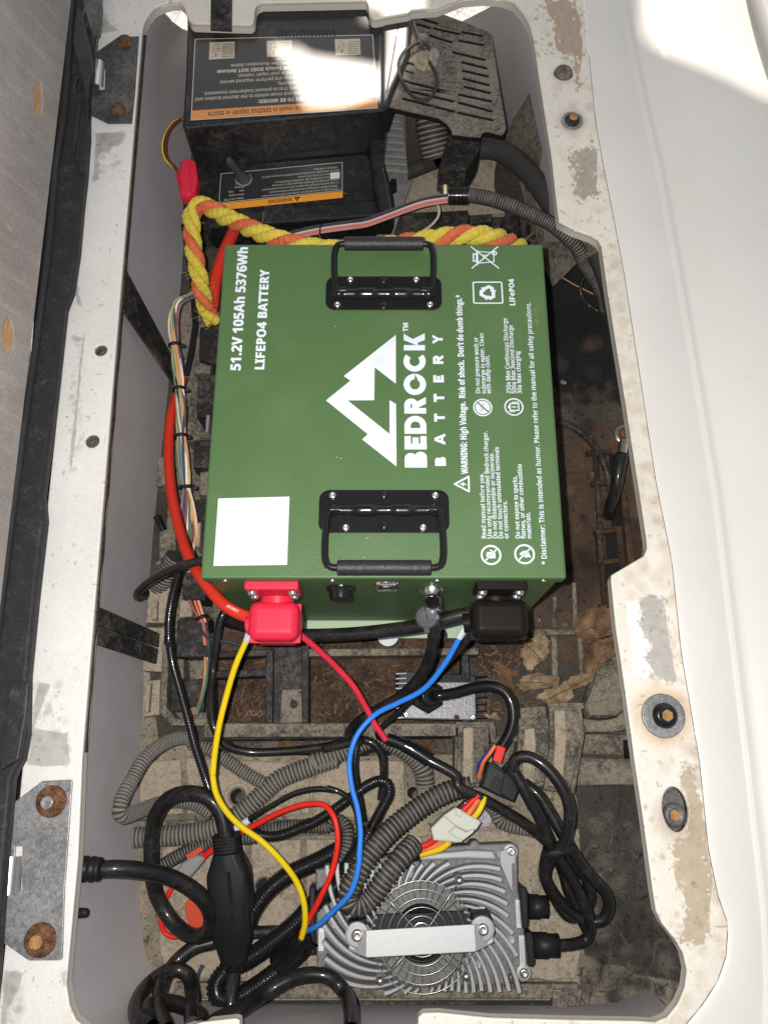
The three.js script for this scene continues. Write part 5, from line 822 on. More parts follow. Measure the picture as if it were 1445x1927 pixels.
// ---------------------------------------------------------------- finned charger with its fan and handle bar
{
  const ch = thing('battery_charger', 'silver finned battery charger with a wire fan guard and a flat handle bar', 'charger');
  const Z = ZM(590, 1560, 3.074), y0 = FLOOR + .005, base = .006, ft = .030;
  const base_ = Z([[10, 235], [300, 190], [560, 120], [900, 92], [918, 68], [950, 66], [962, 90], [1150, 82], [1175, 95], [1182, 120], [1184, 340], [1240, 700], [1244, 850], [1195, 858], [1150, 830], [1128, 858], [1130, 905], [330, 930], [20, 908], [15, 600]]);
  mesh('housing', slab(base_, base, base - y0, .0025, [], 3), M.aluCast, ch);
  mesh('top_rail', slab(Z([[560, 150], [900, 120], [1040, 125], [1066, 178], [1000, 182], [900, 176], [560, 190]]), base + .007, .008, .003, [], 3), M.alu, ch);
  mesh('corner_pad', slab(Z([[1075, 130], [1165, 100], [1170, 200], [1150, 205], [1150, 370], [1078, 200]]), base + .003, .004, .001), M.alu, ch);
  const c = P(...Z([[622, 590]])[0], base), w2 = (z) => P(...Z([z])[0], base + .012);
  // edges of the fin field in metres, and the swirl of the fins
  const x0 = w2([60, 500]).x, x1 = (z) => w2([1075, 190]).x + (z - w2([1075, 190]).z) / (w2([1190, 830]).z - w2([1075, 190]).z) * (w2([1190, 830]).x - w2([1075, 190]).x), z0 = w2([600, 190]).z, z1 = w2([600, 945]).z;
  const N = 42;
  for (let i = 0; i < N; i++) {
    const a0 = i / N * 2 * Math.PI, pts = []; let r = .051;
    for (let k = 0; k < 60; k++, r += .0026) { const a = a0 + 2.6 * Math.pow(Math.max(0, r - .051), .9) * 3.6, p = V(c.x + r * Math.cos(a), 0, c.z + r * Math.sin(a)); if (p.x < x0 || p.x > x1(p.z) || p.z < z0 || p.z > z1) break; pts.push(p); }
    if (pts.length < 3) continue;
    const L_ = [], R_ = []; pts.forEach((p, k) => { const q = pts[Math.min(k + 1, pts.length - 1)], o = pts[Math.max(k - 1, 0)], d = q.clone().sub(o).normalize(), t = .0013 + .0012 * k / pts.length; L_.push(V(p.x - d.z * t, 0, p.z + d.x * t)); R_.push(V(p.x + d.z * t, 0, p.z - d.x * t)); });
    mesh('cooling_fin', slab([...L_, ...R_.reverse()], base + .019, .021, .0007, [], 1), M.alu, ch);
  }
  for (let i = 0; i < 34; i++) { const a = i / 34 * 6.2832 + .09, g = rbox(V(c.x + .040 * Math.cos(a), base + .003, c.z + .040 * Math.sin(a)), .020, .008, .0013, .0005, -a, 1); mesh('inner_fin', g, M.aluCast, ch); }
  // fan: black frame, hub, blades, chrome ring
  const fan = mesh('fan', spin(V(c.x, base, c.z), UP, [[.0275, .001], [.0275, .009], [.0255, .010], [.025, .003], [1e-6, .003]], 48), M.black, ch);
  mesh('hub', spin(V(c.x, base + .003, c.z), UP, [[.0145, 0], [.0145, .009], [.012, .011], [1e-6, .011]], 32), M.black, fan);
  mesh('badge', spin(V(c.x, base + .014, c.z), UP, [[.0112, 0], [.0108, .0006], [.0085, .0004], [.0082, .0003], [.005, .0004], [1e-6, .0005]], 32), M.chrome, fan);
  for (let i = 0; i < 7; i++) { const a = i / 7 * 6.283, g = new THREE.BoxGeometry(.011, .0012, .010); g.rotateX(.55); g.translate(.019, 0, 0); g.rotateY(a); g.translate(c.x, base + .008, c.z); mesh('blade', g, M.black, fan); }
  mesh('fan_bracket', slab(Z([[318, 540], [325, 512], [350, 498], [890, 474], [912, 490], [912, 548], [880, 572], [330, 585]]), base + .014, .006, .001, [oval(V(c.x, base + .014, c.z), .028, .028, 40)]), M.black, ch);
  // wire guard with four feet
  const wireSteel = std({ color: L(.36, .35, .34), metalness: 1, roughness: .32 }), gy = base + .0275, guard = new THREE.Group(); guard.name = 'fan_guard'; ch.add(guard);
  for (const r of [.054, .0455, .0365, .028, .0195]) { const g = new THREE.TorusGeometry(r, .00055, 8, 64); g.rotateX(Math.PI / 2); g.translate(c.x, gy, c.z); mesh('guard_ring', g, wireSteel, guard); }
  const feet = [[840, 296], [385, 875], [880, 850], [400, 365]].map((z) => P(...Z([z])[0], base + .021));
  feet.forEach((f, i) => { const d = f.clone().sub(V(c.x, f.y, c.z)), e = V(c.x, gy + .0014, c.z).addScaledVector(d, .04), m = V(c.x, gy + .0014, c.z).addScaledVector(d, .78); mesh('guard_spoke', tube([e, V(c.x, gy + .0014, c.z).addScaledVector(d, .4), m, f.clone().add(V(0, .002, 0))], .0007, 0, 8), wireSteel, guard); if (i < 3) { mesh('foot_screw', ball(f.clone().add(V(0, .003, 0)), .0046), M.steel, guard); mesh('post', spin(V(f.x, base, f.z), UP, [[.006, 0], [.005, .021], [1e-6, .021]], 18), M.alu, ch); } });
  // flat aluminium handle bar on two bent feet
  const hb = new THREE.Group(); hb.name = 'handle_bar'; ch.add(hb); const hy = .062;
  mesh('bar', slab(Z([[302, 588], [932, 552], [942, 704], [930, 712], [312, 746], [300, 740]]), hy, .0035, .0008), M.aluBright, hb);
  const bend = (p, dy) => { const q = Z(p); const g = loft([[P(...q[0], hy - .0005), P(...q[1], hy - .0005)], [P(...q[2], hy - .013), P(...q[3], hy - .013)]].map((r) => [0, .5, 1].map((t) => r[0].clone().lerp(r[1], t)))); return boxUV(clean(g)); };
  mesh('bent_foot', bend([[302, 588], [302, 742], [205, 575], [205, 700]]), M.aluBright, hb); mesh('bent_foot', bend([[934, 552], [938, 708], [1040, 545], [1036, 660]]), M.aluBright, hb);
  for (const q of [[[198, 570], [302, 586], [302, 742], [206, 690]], [[934, 552], [1030, 540], [1040, 655], [940, 706]]]) mesh('foot_plate', slab(Z(q), hy - .009, .003, .0008), M.aluBright, hb);
  for (const q of [[[198, 538], [300, 520], [304, 586], [200, 572]], [[914, 490], [1020, 486], [1030, 520], [1026, 545], [934, 552], [916, 520]]]) mesh('foot_block', slab(Z(q), hy - .012, .04, .002), M.black, hb);
  for (const [x, y] of [[253, 612], [976, 578]]) { const p = P(...Z([[x, y]])[0], hy - .008); const s = mesh('bolt', screwGeo(V(p.x, p.y + .0016, p.z), .0062, UP, .005), M.steel, hb); mesh('washer', spin(p, UP, [[.0125, 0], [.0125, .0014], [.0105, .0018], [1e-6, .0018]], 28), M.alu, s); }
  // end plates with glands on the right, socket plate on the left
  for (const [p, g0, r, l, name] of [[[[1190, 338], [1222, 336], [1240, 372], [1244, 560], [1230, 582], [1210, 580]], [1240, 448], .0128, .021, 'signal_socket'], [[[1222, 598], [1262, 600], [1276, 640], [1282, 780], [1268, 802], [1244, 796]], [1270, 672], .0132, .027, 'output_socket']]) {
    const s = mesh(name, slab(Z(p), .018, .018 - y0, .002), M.black, ch), a = P(...Z([g0])[0], .004); mesh('gland', spin(a, V(1, 0, .02), [[1e-6, 0], [r, 0], [r, l * .55], [r * .9, l * .6], [r * .92, l], [1e-6, l]], 28), M.black, s);
  }
  const w = (s, p, rot, wid) => { const t = canvasTex(128, 32, (x) => { x.fillStyle = css([.5, .5, .51]); x.fillRect(0, 0, 128, 32); x.fillStyle = css([.33, .33, .34]); x.font = 'bold 26px sans-serif'; x.textAlign = 'center'; x.fillText(s, 64, 26, 120); }); const o = P(...Z([p])[0], base + .0004), d = V(0, 0, rot).multiplyScalar(wid / 2), n = V(rot > 0 ? 1 : -1, 0, 0).multiplyScalar(-.0028); mesh('moulded_word', sheet(o.clone().sub(d).sub(n), o.clone().add(d).sub(n), o.clone().add(d).add(n), o.clone().sub(d).add(n)), std({ map: t, metalness: .4, roughness: .45 }), ch); };
  w('OUTPUT', [1205, 705], -1, .03); w('SIGNAL', [1185, 490], -1, .028); w('INPUT', [45, 640], 1, .022);
  mesh('input_plate', slab([[582, 1670], [594, 1668], [594, 1798], [580, 1798]], .012, .012 - y0, .002), M.black, ch);
  for (const q of [[1140, 130], [1215, 832], [590, 88]]) { const p = P(...Z([q])[0], base); const s = mesh('screw', screwGeo(p, .0050, UP, .004), M.steel, ch); mesh('washer', spin(p, UP, [[.0078, -.001], [.0078, .0012], [1e-6, .0012]], 24), M.alu, s); }
  for (const q of [[1080, 145], [1140, 640], [945, 785], [565, 260], [125, 550]]) mesh('ejector_mark', spin(P(...Z([q])[0], base - .001), UP, [[.0042, 0], [.0042, .0016], [.0034, .0016], [.0034, .0012], [1e-6, .0012]], 18), M.alu, ch);
  mesh('led_window', slab(Z([[912, 452], [992, 450], [994, 480], [914, 484]]), base + .018, .006, .001), M.nylon, ch);
}
// ---------------------------------------------------------------- left side harness
{
  const Z4 = ZM(280, 440, 5.35), Z5 = ZM(250, 780, 4.19), Z8 = ZM(240, 1180, 3.44);
  const path = [...Z4([[480, 600, .05], [430, 640, .055], [350, 670, .06], [290, 730, .062], [262, 850, .06], [262, 1020, .055], [275, 1180, .052], [295, 1380, .05], [310, 1560, .05], [325, 1760, .05]]), ...Z5([[385, 100, .05], [392, 250, .05], [410, 420, .048], [430, 620, .042], [440, 800, .035], [445, 960, .025], [450, 1120, .015], [455, 1260, .012], [480, 1400, .012], [525, 1540, .012], [560, 1640, .012], [580, 1780, .01]]), ...Z8([[508, 160, .008], [508, 260, .004], [492, 400, .0], [462, 520, -.006], [446, 580, -.012]])];
  const base = curveOf(path), cols = [[.46, .40, .28], [.19, .06, .05], [.04, .12, .08], [.60, .38, .03], [.46, .15, .06], [.14, .12, .15], [.03, .03, .032], [.24, .2, .12], [.17, .055, .05], [.5, .47, .42], [.03, .055, .10], [.42, .36, .24], [.10, .17, .1], [.5, .2, .12], [.05, .05, .05], [.32, .24, .1]];
  const t = thing('wiring_harness', 'bundle of many thin coloured wires tied with black cable ties along the left wall', 'wires');
  cols.forEach((cl, i) => {
    const ph = rr(0, 6.28), f1 = rr(3, 8), r0 = i < 5 ? .0022 : .0055, pts = [], end = i % 5 === 3 ? .80 : i < 5 ? 1 : rr(.62, .74), st = i % 4 === 1 ? 0.0 : 0;
    for (let k = 0; k <= 46; k++) { const u = st + (end - st) * k / 46, p = base.getPointAt(u), a = ph + u * f1, sp = 1 + .5 * sst(.5, .62, u) * (i % 3); const tight = [.16, .27, .385, .5, .79].reduce((m, q) => Math.max(m, Math.exp(-(((u - q) / .022) * ((u - q) / .022)))), 0); const r = r0 * sp * (1 - .35 * tight) + .0012 * Math.sin(u * 30 + i * 2.1); pts.push(V(p.x + r * Math.cos(a) * (u > .62 ? .62 : 1), p.y + Math.abs(r * Math.sin(a)) * .8 + .001 * i / 16, p.z)); }
    mesh('wire', tube(pts, .00175, 0, 7), wm(...cl.map((x) => Math.min(.8, x * 1.5))), t);
  });
  for (const [u, r] of [[.16, .0075], [.27, .0078], [.385, .008], [.5, .0085], [.79, .0062]]) { const p = base.getPointAt(u), d = base.getTangentAt(u); const g = new THREE.TorusGeometry(r, .0015, 8, 28); g.scale(1, 1, 1.6); g.applyQuaternion(new THREE.Quaternion().setFromUnitVectors(V(0, 0, 1), d)); g.translate(p.x, p.y + .0025, p.z); const m = mesh('cable_tie', g, M.black, t); mesh('tie_head', rbox(V(p.x + r + .003, p.y + .004, p.z + .002), .006, .004, .004, .0008, .3), M.blackDust, m); }
  mesh('wire_end', [rbox(P(366, 1338, -.006), .010, .006, .009, .001, .2), ...[-1, 0, 1].map((k) => tube([P(365 + k * 2, 1340, -.008), P(362 + k * 4, 1356, -.016)], .0014, 0, 6))].map(clean), wm(.2, .13, .09), t);
  solo('blue_wire_stub', 'thin dark blue wire leaving the harness towards the yellow wire', 'wire', tube(Z5([[540, 1640, .014], [548, 1710, .018], [600, 1770, .02], [680, 1786, .02], [770, 1796, .018], [850, 1822, .014]]), .0017, 0, 7), M.navy);
  const rc = thing('battery_cable', 'thick red battery cable curving from the left wall to the red terminal cover', 'cable');
  mesh('jacket', cable([[345, 712, .02], [335, 740, .03], [322, 784, .045], [318, 830, .055], [319, 887, .07], [325, 938, .085], [338, 995, .105], [354, 1044, .13], [374, 1080, .148], [398, 1113, .162], [429, 1143, .172], [465, 1160, .176], [490, 1162, .18]], .0062, 0, 16), M.redCable, rc);
  { const pr = canvasTex(256, 32, (x) => { x.fillStyle = css([.52, .028, .014]); x.fillRect(0, 0, 256, 32); x.fillStyle = css([.7, .6, .55]); x.font = 'bold 22px sans-serif'; x.fillText('3ЯSЯ 8HEIG E1', 4, 25, 248); }); const a = P(427, 1139, .1796), b = P(464, 1158, .184), d = V(-.0018, 0, .0022); mesh('printed_text', sheet(a.clone().sub(d), b.clone().sub(d), b.clone().add(d), a.clone().add(d)), std({ map: pr, roughness: .5 }), rc); }
  solo('red_cable_end', 'short piece of thick red cable between rope and battery corner', 'cable', cable([[440, 436, .04], [428, 462, .045], [414, 498, .05], [404, 540, .05], [398, 600, .04]], .0085, 0, 14), M.redCable);
  solo('thin_strap', 'narrow black strap hanging down beside the rope to the harness', 'strap', slab([[340, 420], [345, 420], [366, 520], [372, 610], [364, 660], [354, 705], [346, 705], [356, 650], [362, 610], [356, 530]], .045, .004, .001), M.black);
  solo('black_cable', 'black cable arching from behind the battery corner over the red cable', 'cable', cable([...Z5([[620, 1135, .16], [540, 1152, .16], [440, 1178, .155], [330, 1218, .13], [220, 1268, .10], [120, 1330, .07], [50, 1395, .05], [35, 1432, .03], [60, 1445, .01], [130, 1400, -.005], [200, 1280, -.012], [250, 1130, -.016], [262, 1020, -.016], [235, 900, -.012], [190, 800, -.01]])], .0048, 0), M.rubber);
  solo('grey_loom', 'short dusty corrugated loom with wires entering under the black cable', 'loom', loom(Z5([[345, 1120, .02], [315, 1170, .015], [260, 1270, .005], [215, 1360, -.008], [180, 1420, -.018]]), .0135, 0, .0042, .2), M.loomDusty(.0042));
  solo('thin_loom', 'thin black ribbed loom hanging down left of the yellow wire', 'loom', loom([...Z5([[400, 1130, .07], [372, 1230, .08], [335, 1350, .085], [305, 1480, .085], [285, 1620, .082], [285, 1800, .078]]), ...Z8([[268, 60, .076], [290, 220, .072], [338, 400, .066], [388, 580, .06], [440, 780, .055], [500, 960, .05], [545, 1090, .048]]), [410, 1526, .04], [420, 1556, .03]], .0050, 0, .003, .16), M.loom);
}
// ---------------------------------------------------------------- battery leads and the cables in front
const Z8_ = ZM(240, 1180, 3.44), Z5_ = ZM(250, 780, 4.19), Z71 = ZM(440, 1060, 2.258), Z77 = ZM(640, 1180, 3.141), Z25 = ZM(540, 1380, 4.516), Z5b = ZM(220, 1400, 3.44), Z6 = ZM(590, 1380, 2.58), Z44 = ZM(590, 1560, 3.074);
{
  solo('battery_cable', 'thick black cable running along the battery front between both terminal covers', 'cable', cable([...Z71([[1060, 210, .17], [985, 216, .17], [900, 236, .165], [800, 262, .155], [650, 285, .14], [500, 300, .13], [350, 306, .12], [260, 304, .11]]), [530, 1190, .09], [470, 1180, .05], [430, 1170, .02]], .0072, 0, 16), M.rubber);
  solo('display_cable', 'black cable hanging from the capped display socket down to the tray', 'cable', cable([[812, 1130, .205], ...Z71([[850, 200, .19], [850, 290, .165], [838, 380, .13], [800, 470, .09], [730, 550, .06], [640, 610, .04], [550, 660, .02], [490, 720, .0], [460, 770, -.01]])], .0066, 0, 16), M.rubber);
  solo('thin_black_wire', 'thin black wire from the black terminal cover running beside the blue wire', 'wire', cable(Z71([[1010, 300, .165], [985, 335, .155], [880, 450, .11], [760, 575, .07], [660, 670, .045], [610, 720, .03], [625, 745, .02], [660, 755, .02]]), .0032, 0, 10), M.rubber);
  const b = thing('blue_wire', 'bright blue wire with a white sleeve running from the black terminal cover', 'wire');
  mesh('insulation', cable([...Z71([[963, 308, .16], [900, 420, .135], [805, 535, .105], [700, 592, .09], [605, 640, .08], [535, 712, .078]]), ...Z25([[558, 105, .078], [530, 250, .076], [550, 450, .075], [600, 640, .074], [625, 850, .074], [612, 1050, .074]]), ...Z44([[270, 100, .074], [256, 240, .072], [215, 365, .066], [110, 480, .048], [20, 560, .03], [-60, 600, .01]])], .0029, 0, 12), M.blue, b);
  mesh('white_sleeve', cable(Z71([[998, 250, .172], [984, 272, .168], [958, 315, .158]]), .0036, 0, 12), M.white, b);
  const y = thing('yellow_wire', 'bright yellow wire from the red terminal cover to the black looms', 'wire');
  mesh('insulation', cable([...Z8_([[775, 78, .155], [700, 250, .14], [640, 450, .125], [592, 650, .115], [562, 850, .105], [552, 960, .1]]), ...Z5b([[616, 150, .095], [640, 310, .088], [705, 430, .08], [800, 530, .072], [950, 640, .064], [1080, 775, .058], [1170, 905, .05], [1213, 1040, .044], [1215, 1180, .034], [1172, 1315, .02]])], .0032, 0, 12), M.yellow, y);
  mesh('white_sleeve', cable(Z8_([[785, 52, .16], [772, 85, .154]]), .0036, 0, 12), M.white, y);
  solo('red_wire', 'pinkish red wire from the red terminal cover to the heat shrink joint', 'wire', cable(Z71([[255, 285, .165], [290, 310, .155], [355, 365, .13], [435, 440, .1], [510, 525, .078], [560, 610, .06], [600, 685, .048], [645, 750, .038]]), .0033, 0, 12), M.pinkWire);
  const h = thing('joined_cable', 'black cable with shiny heat shrink joint running into the tied bundle', 'cable');
  mesh('cable', cable([...Z25([[845, 45, .032], [1010, 110, .03], [1200, 225, .03], [1440, 370, .034]]), ...Z6([[700, 252, .036], [850, 335, .03], [1000, 422, .02], [1090, 490, .012], [1160, 560, .008]]), [1058, 1640, .0], [1070, 1680, -.01], [1092, 1722, -.018]], .0062, 0, 14), M.rubber, h);
  mesh('heat_shrink', cable(Z25([[1005, 105, .0305], [1100, 160, .031], [1205, 228, .031]]), .0079, 0, 16), M.gloss, h); mesh('heat_shrink', cable(Z25([[850, 48, .032], [930, 75, .031], [1010, 110, .03]]), .0069, 0, 16), M.gloss, h);
  solo('black_cable', 'black cable sweeping below the yellow wire and looping down beside the blue wire', 'cable', cable([[424, 1150, .03], ...Z5_([[700, 1600, .03], [655, 1860, .015]]), ...Z8_([[555, 280, .005], [540, 500, .012], [562, 650, .014], [625, 755, .008], [760, 805, .0], [1000, 805, -.004], [1250, 780, -.002], [1420, 745, .002]]), ...Z25([[320, 130, .006], [500, 90, .012], [650, 58, .016], [745, 95, .016], [805, 180, .012], [822, 290, .006], [820, 400, -.004], [800, 560, -.012]])], .0050, 0, 12), M.rubber);
  solo('black_cable', 'thin black cable hidden behind the blue wire', 'cable', cable(Z25([[650, 62, .02], [600, 90, .024], [582, 180, .024], [580, 300, .02], [602, 450, .014], [640, 650, .008], [662, 800, .0], [670, 900, -.008]]), .0038, 0, 10), M.rubber);
}
// dusty grey looms that lie on the floor
{
  const G = 'dusty grey looms lying on the near floor';
  solo('grey_loom', 'wide grey loom climbing from the left wall to the slot in front of the tray', 'loom', loom([...Z5b([[60, 610, -.018], [150, 605, -.018], [270, 598, -.018], [400, 592, -.018], [560, 566, -.018], [660, 540, -.017], [780, 465, -.016], [900, 365, -.016], [1050, 232, -.016], [1250, 150, -.015], [1420, 92, -.014]]), ...Z25([[250, 250, -.012], [500, 140, -.01], [680, 60, -.008], [800, 45, -.008], [950, 110, -.01], [1090, 220, -.014], [1160, 330, -.016], [1175, 440, -.02]])], .0118, 0, .0046, .2), M.loomGrey(.0046));
  solo('grey_loom', 'grey loom looping out along the left wall and joining the wide one', 'loom', loom([...Z5b([[985, 290, -.018], [930, 245, -.018], [850, 200, -.017], [700, 100, -.015], [600, 35, -.013], [500, 5, -.010]]), ...Z8_([[400, 722, -.006], [320, 722, .004], [210, 770, .022], [100, 870, .042], [20, 1010, .055]]), ...Z5b([[60, 300, .062], [22, 400, .07], [18, 440, .07], [36, 466, .066], [100, 452, .045], [180, 420, .02], [280, 385, -.006], [400, 372, -.016], [520, 395, -.018], [620, 460, -.018]])], .0082, 0, .0036, .2), M.loomGrey(.0036));
  solo('grey_loom', 'thin grey loom crossing the floor under the plug and bending down at the red wire', 'loom', loom([...Z5b([[230, 800, -.02], [290, 790, -.02], [360, 750, -.02], [450, 700, -.02], [560, 655, -.019], [700, 615, -.018], [900, 600, -.017], [1010, 552, -.016], [1250, 532, -.016], [1380, 530, -.014]]), ...Z25([[400, 745, -.012], [480, 770, -.008], [515, 830, -.004], [510, 930, .0], [470, 1060, .002], [420, 1150, .0]])], .0082, 0, .0036, .2), M.loomDusty(.0036));
  solo('grey_loom', 'short grey loom end by the pinkish floor patch right of the white connector', 'loom', loom(Z6([[830, 330, -.018], [880, 380, -.018], [900, 425, -.018], [950, 450, -.018], [1030, 465, -.018], [1090, 480, -.018]]), .008, 0, .004, .2), M.loomGrey(.004));
  solo('big_loom', 'large dusty corrugated loom bending over the charger corner', 'loom', loom(Z6([[760, 262, .02], [700, 268, .02], [600, 308, .022], [460, 400, .026], [345, 500, .034], [265, 600, .04], [205, 700, .042], [170, 780, .04], [185, 832, .038], [230, 838, .036], [280, 800, .034], [340, 715, .034], [420, 610, .03], [490, 535, .016]]), .0122, 0, .0052, .2), M.loomDusty(.0052));
}
// black looms and wires on the floor
{
  solo('black_loom', 'thick black loom passing behind the plug towards the middle', 'loom', loom([...Z25([[620, 1000, -.004], [560, 960, -.006]]), ...Z5b([[1440, 690, -.01], [1300, 760, -.014], [1110, 850, -.016], [960, 975, -.016], [870, 1110, -.018], [850, 1180, -.02]])], .0108, 0, .0036, .15), M.loom);
  solo('black_loom', 'thick black loom looping back on itself below the plug', 'loom', loom([...Z25([[720, 800, .02], [650, 940, .016]]), ...Z5b([[1500, 800, .012], [1420, 920, .006], [1300, 1015, .002], [1150, 1170, -.002], [1000, 1290, -.006], [850, 1395, -.012], [710, 1470, -.014], [645, 1560, -.012], [660, 1640, -.01], [750, 1655, -.008], [900, 1575, -.004], [1080, 1440, .0], [1190, 1335, .006], [1260, 1260, .008]])], .0108, 0, .0036, .15), M.loom);
  solo('tape_wrap', 'black taped loom mouth that swallows the yellow, red and blue wire ends', 'tape', cable(Z5b([[1205, 1240, .022], [1160, 1310, .016], [1110, 1365, .008], [1040, 1425, .002]]), .0118, 0, 16), M.gloss);
  solo('black_loom', 'thin black loom rising from the right and folding over near the blue wire', 'loom', loom([...Z5b([[860, 560, .0], [930, 590, .0], [1010, 600, .0], [1100, 580, .002], [1250, 510, .006]]), ...Z25([[120, 800, .008], [200, 770, .01], [400, 650, .014], [600, 500, .018], [700, 432, .022], [790, 402, .026], [850, 425, .026], [868, 500, .024], [800, 650, .018], [720, 800, .012], [660, 940, .006], [610, 1060, .0]])], .0060, 0, .003, .15), M.loom);
  solo('black_loom', 'black loom end beside the big dusty loom', 'loom', loom(Z25([[800, 770, .012], [740, 870, .008], [680, 980, .002], [600, 1100, -.008]]), .0078, 0, .0034, .15), M.loom);
  const w = thing('ring_wire', 'thin black wire with a white marker arching over the red wire', 'wire');
  mesh('insulation', cable([...Z5b([[850, 492, .01], [1000, 400, .018], [1150, 320, .024], [1300, 290, .028], [1420, 302, .03]]), ...Z25([[330, 460, .03], [450, 500, .03], [545, 575, .026], [592, 690, .02], [610, 850, .01], [560, 1050, .0], [480, 1200, -.006]])], .0031, 0, 10), M.rubber, w);
  mesh('marker', cable(Z5b([[772, 548, .004], [795, 535, .006], [862, 488, .011]]), .0042, 0, 10), M.white, w);
  const r = thing('red_wire', 'red wire arching from the plug over the looms and back down', 'wire');
  mesh('insulation', cable(Z5b([[778, 585, .012], [900, 522, .02], [1080, 432, .032], [1250, 387, .042], [1345, 398, .048], [1408, 480, .052], [1430, 620, .052], [1400, 800, .048], [1330, 970, .04], [1235, 1150, .026], [1160, 1285, .014]]), .0031, 0, 12), M.redWire, r);
  mesh('marker', cable(Z5b([[768, 600, .01], [786, 580, .013]]), .0040, 0, 10), M.white, r);
  const f = thing('butt_connector', 'grey capsule fuse connector on a red wire left of the plug', 'connector');
  mesh('capsule', slab(Z5b([[420, 770], [470, 735], [520, 716], [560, 728], [572, 748], [540, 790], [490, 850], [440, 896], [400, 880], [358, 852]]), .0, .012, .004, [], 4), M.greyPlastic, f);
  mesh('lead', cable(Z5b([[555, 740, -.006], [600, 700, -.002], [660, 662, .0], [720, 625, .004]]), .0036, 0, 10), M.redWire, f);
  mesh('seal', rbox(P(...Z5b([[505, 705]])[0], -.004), .02, .004, .006, .001, .5), M.orangeDisc, f);
  solo('red_wire', 'thin red wire curving around the orange disc inside the black loop', 'wire', cable(Z5b([[380, 900, -.014], [335, 970, -.014], [295, 1080, -.016], [290, 1170, -.018], [320, 1230, -.02], [370, 1250, -.02], [430, 1240, -.02]]), .0030, 0, 10), M.redWire);
  solo('orange_disc', 'flat orange red disc seen through the black cable loop', 'disc', slab(Z5b([[440, 1030], [470, 1000], [530, 985], [580, 950], [620, 1000], [600, 1100], [555, 1180], [510, 1200], [470, 1190], [445, 1110]]), -.02, .004, .001), M.orangeDisc);
  solo('ring_terminal', 'small tan ring terminal under the black loop at the left', 'terminal', slab(Z5b([[185, 920], [215, 900], [240, 930], [232, 970], [205, 975], [186, 950]]), -.022, .002, .0005), M.wood);
  solo('blue_wire_scrap', 'short loose scrap of blue wire on the floor', 'wire', cable(Z5b([[522, 1525, -.022], [535, 1475, -.021], [560, 1432, -.022]]), .0022, 0, 8), M.navy);
  solo('black_cable', 'straight black cable crossing right of the plug', 'cable', cable(Z5b([[800, 1225, -.008], [870, 1222, -.008], [960, 1218, -.012], [1060, 1214, -.016]]), .0068, 0, 12), M.rubber);
}
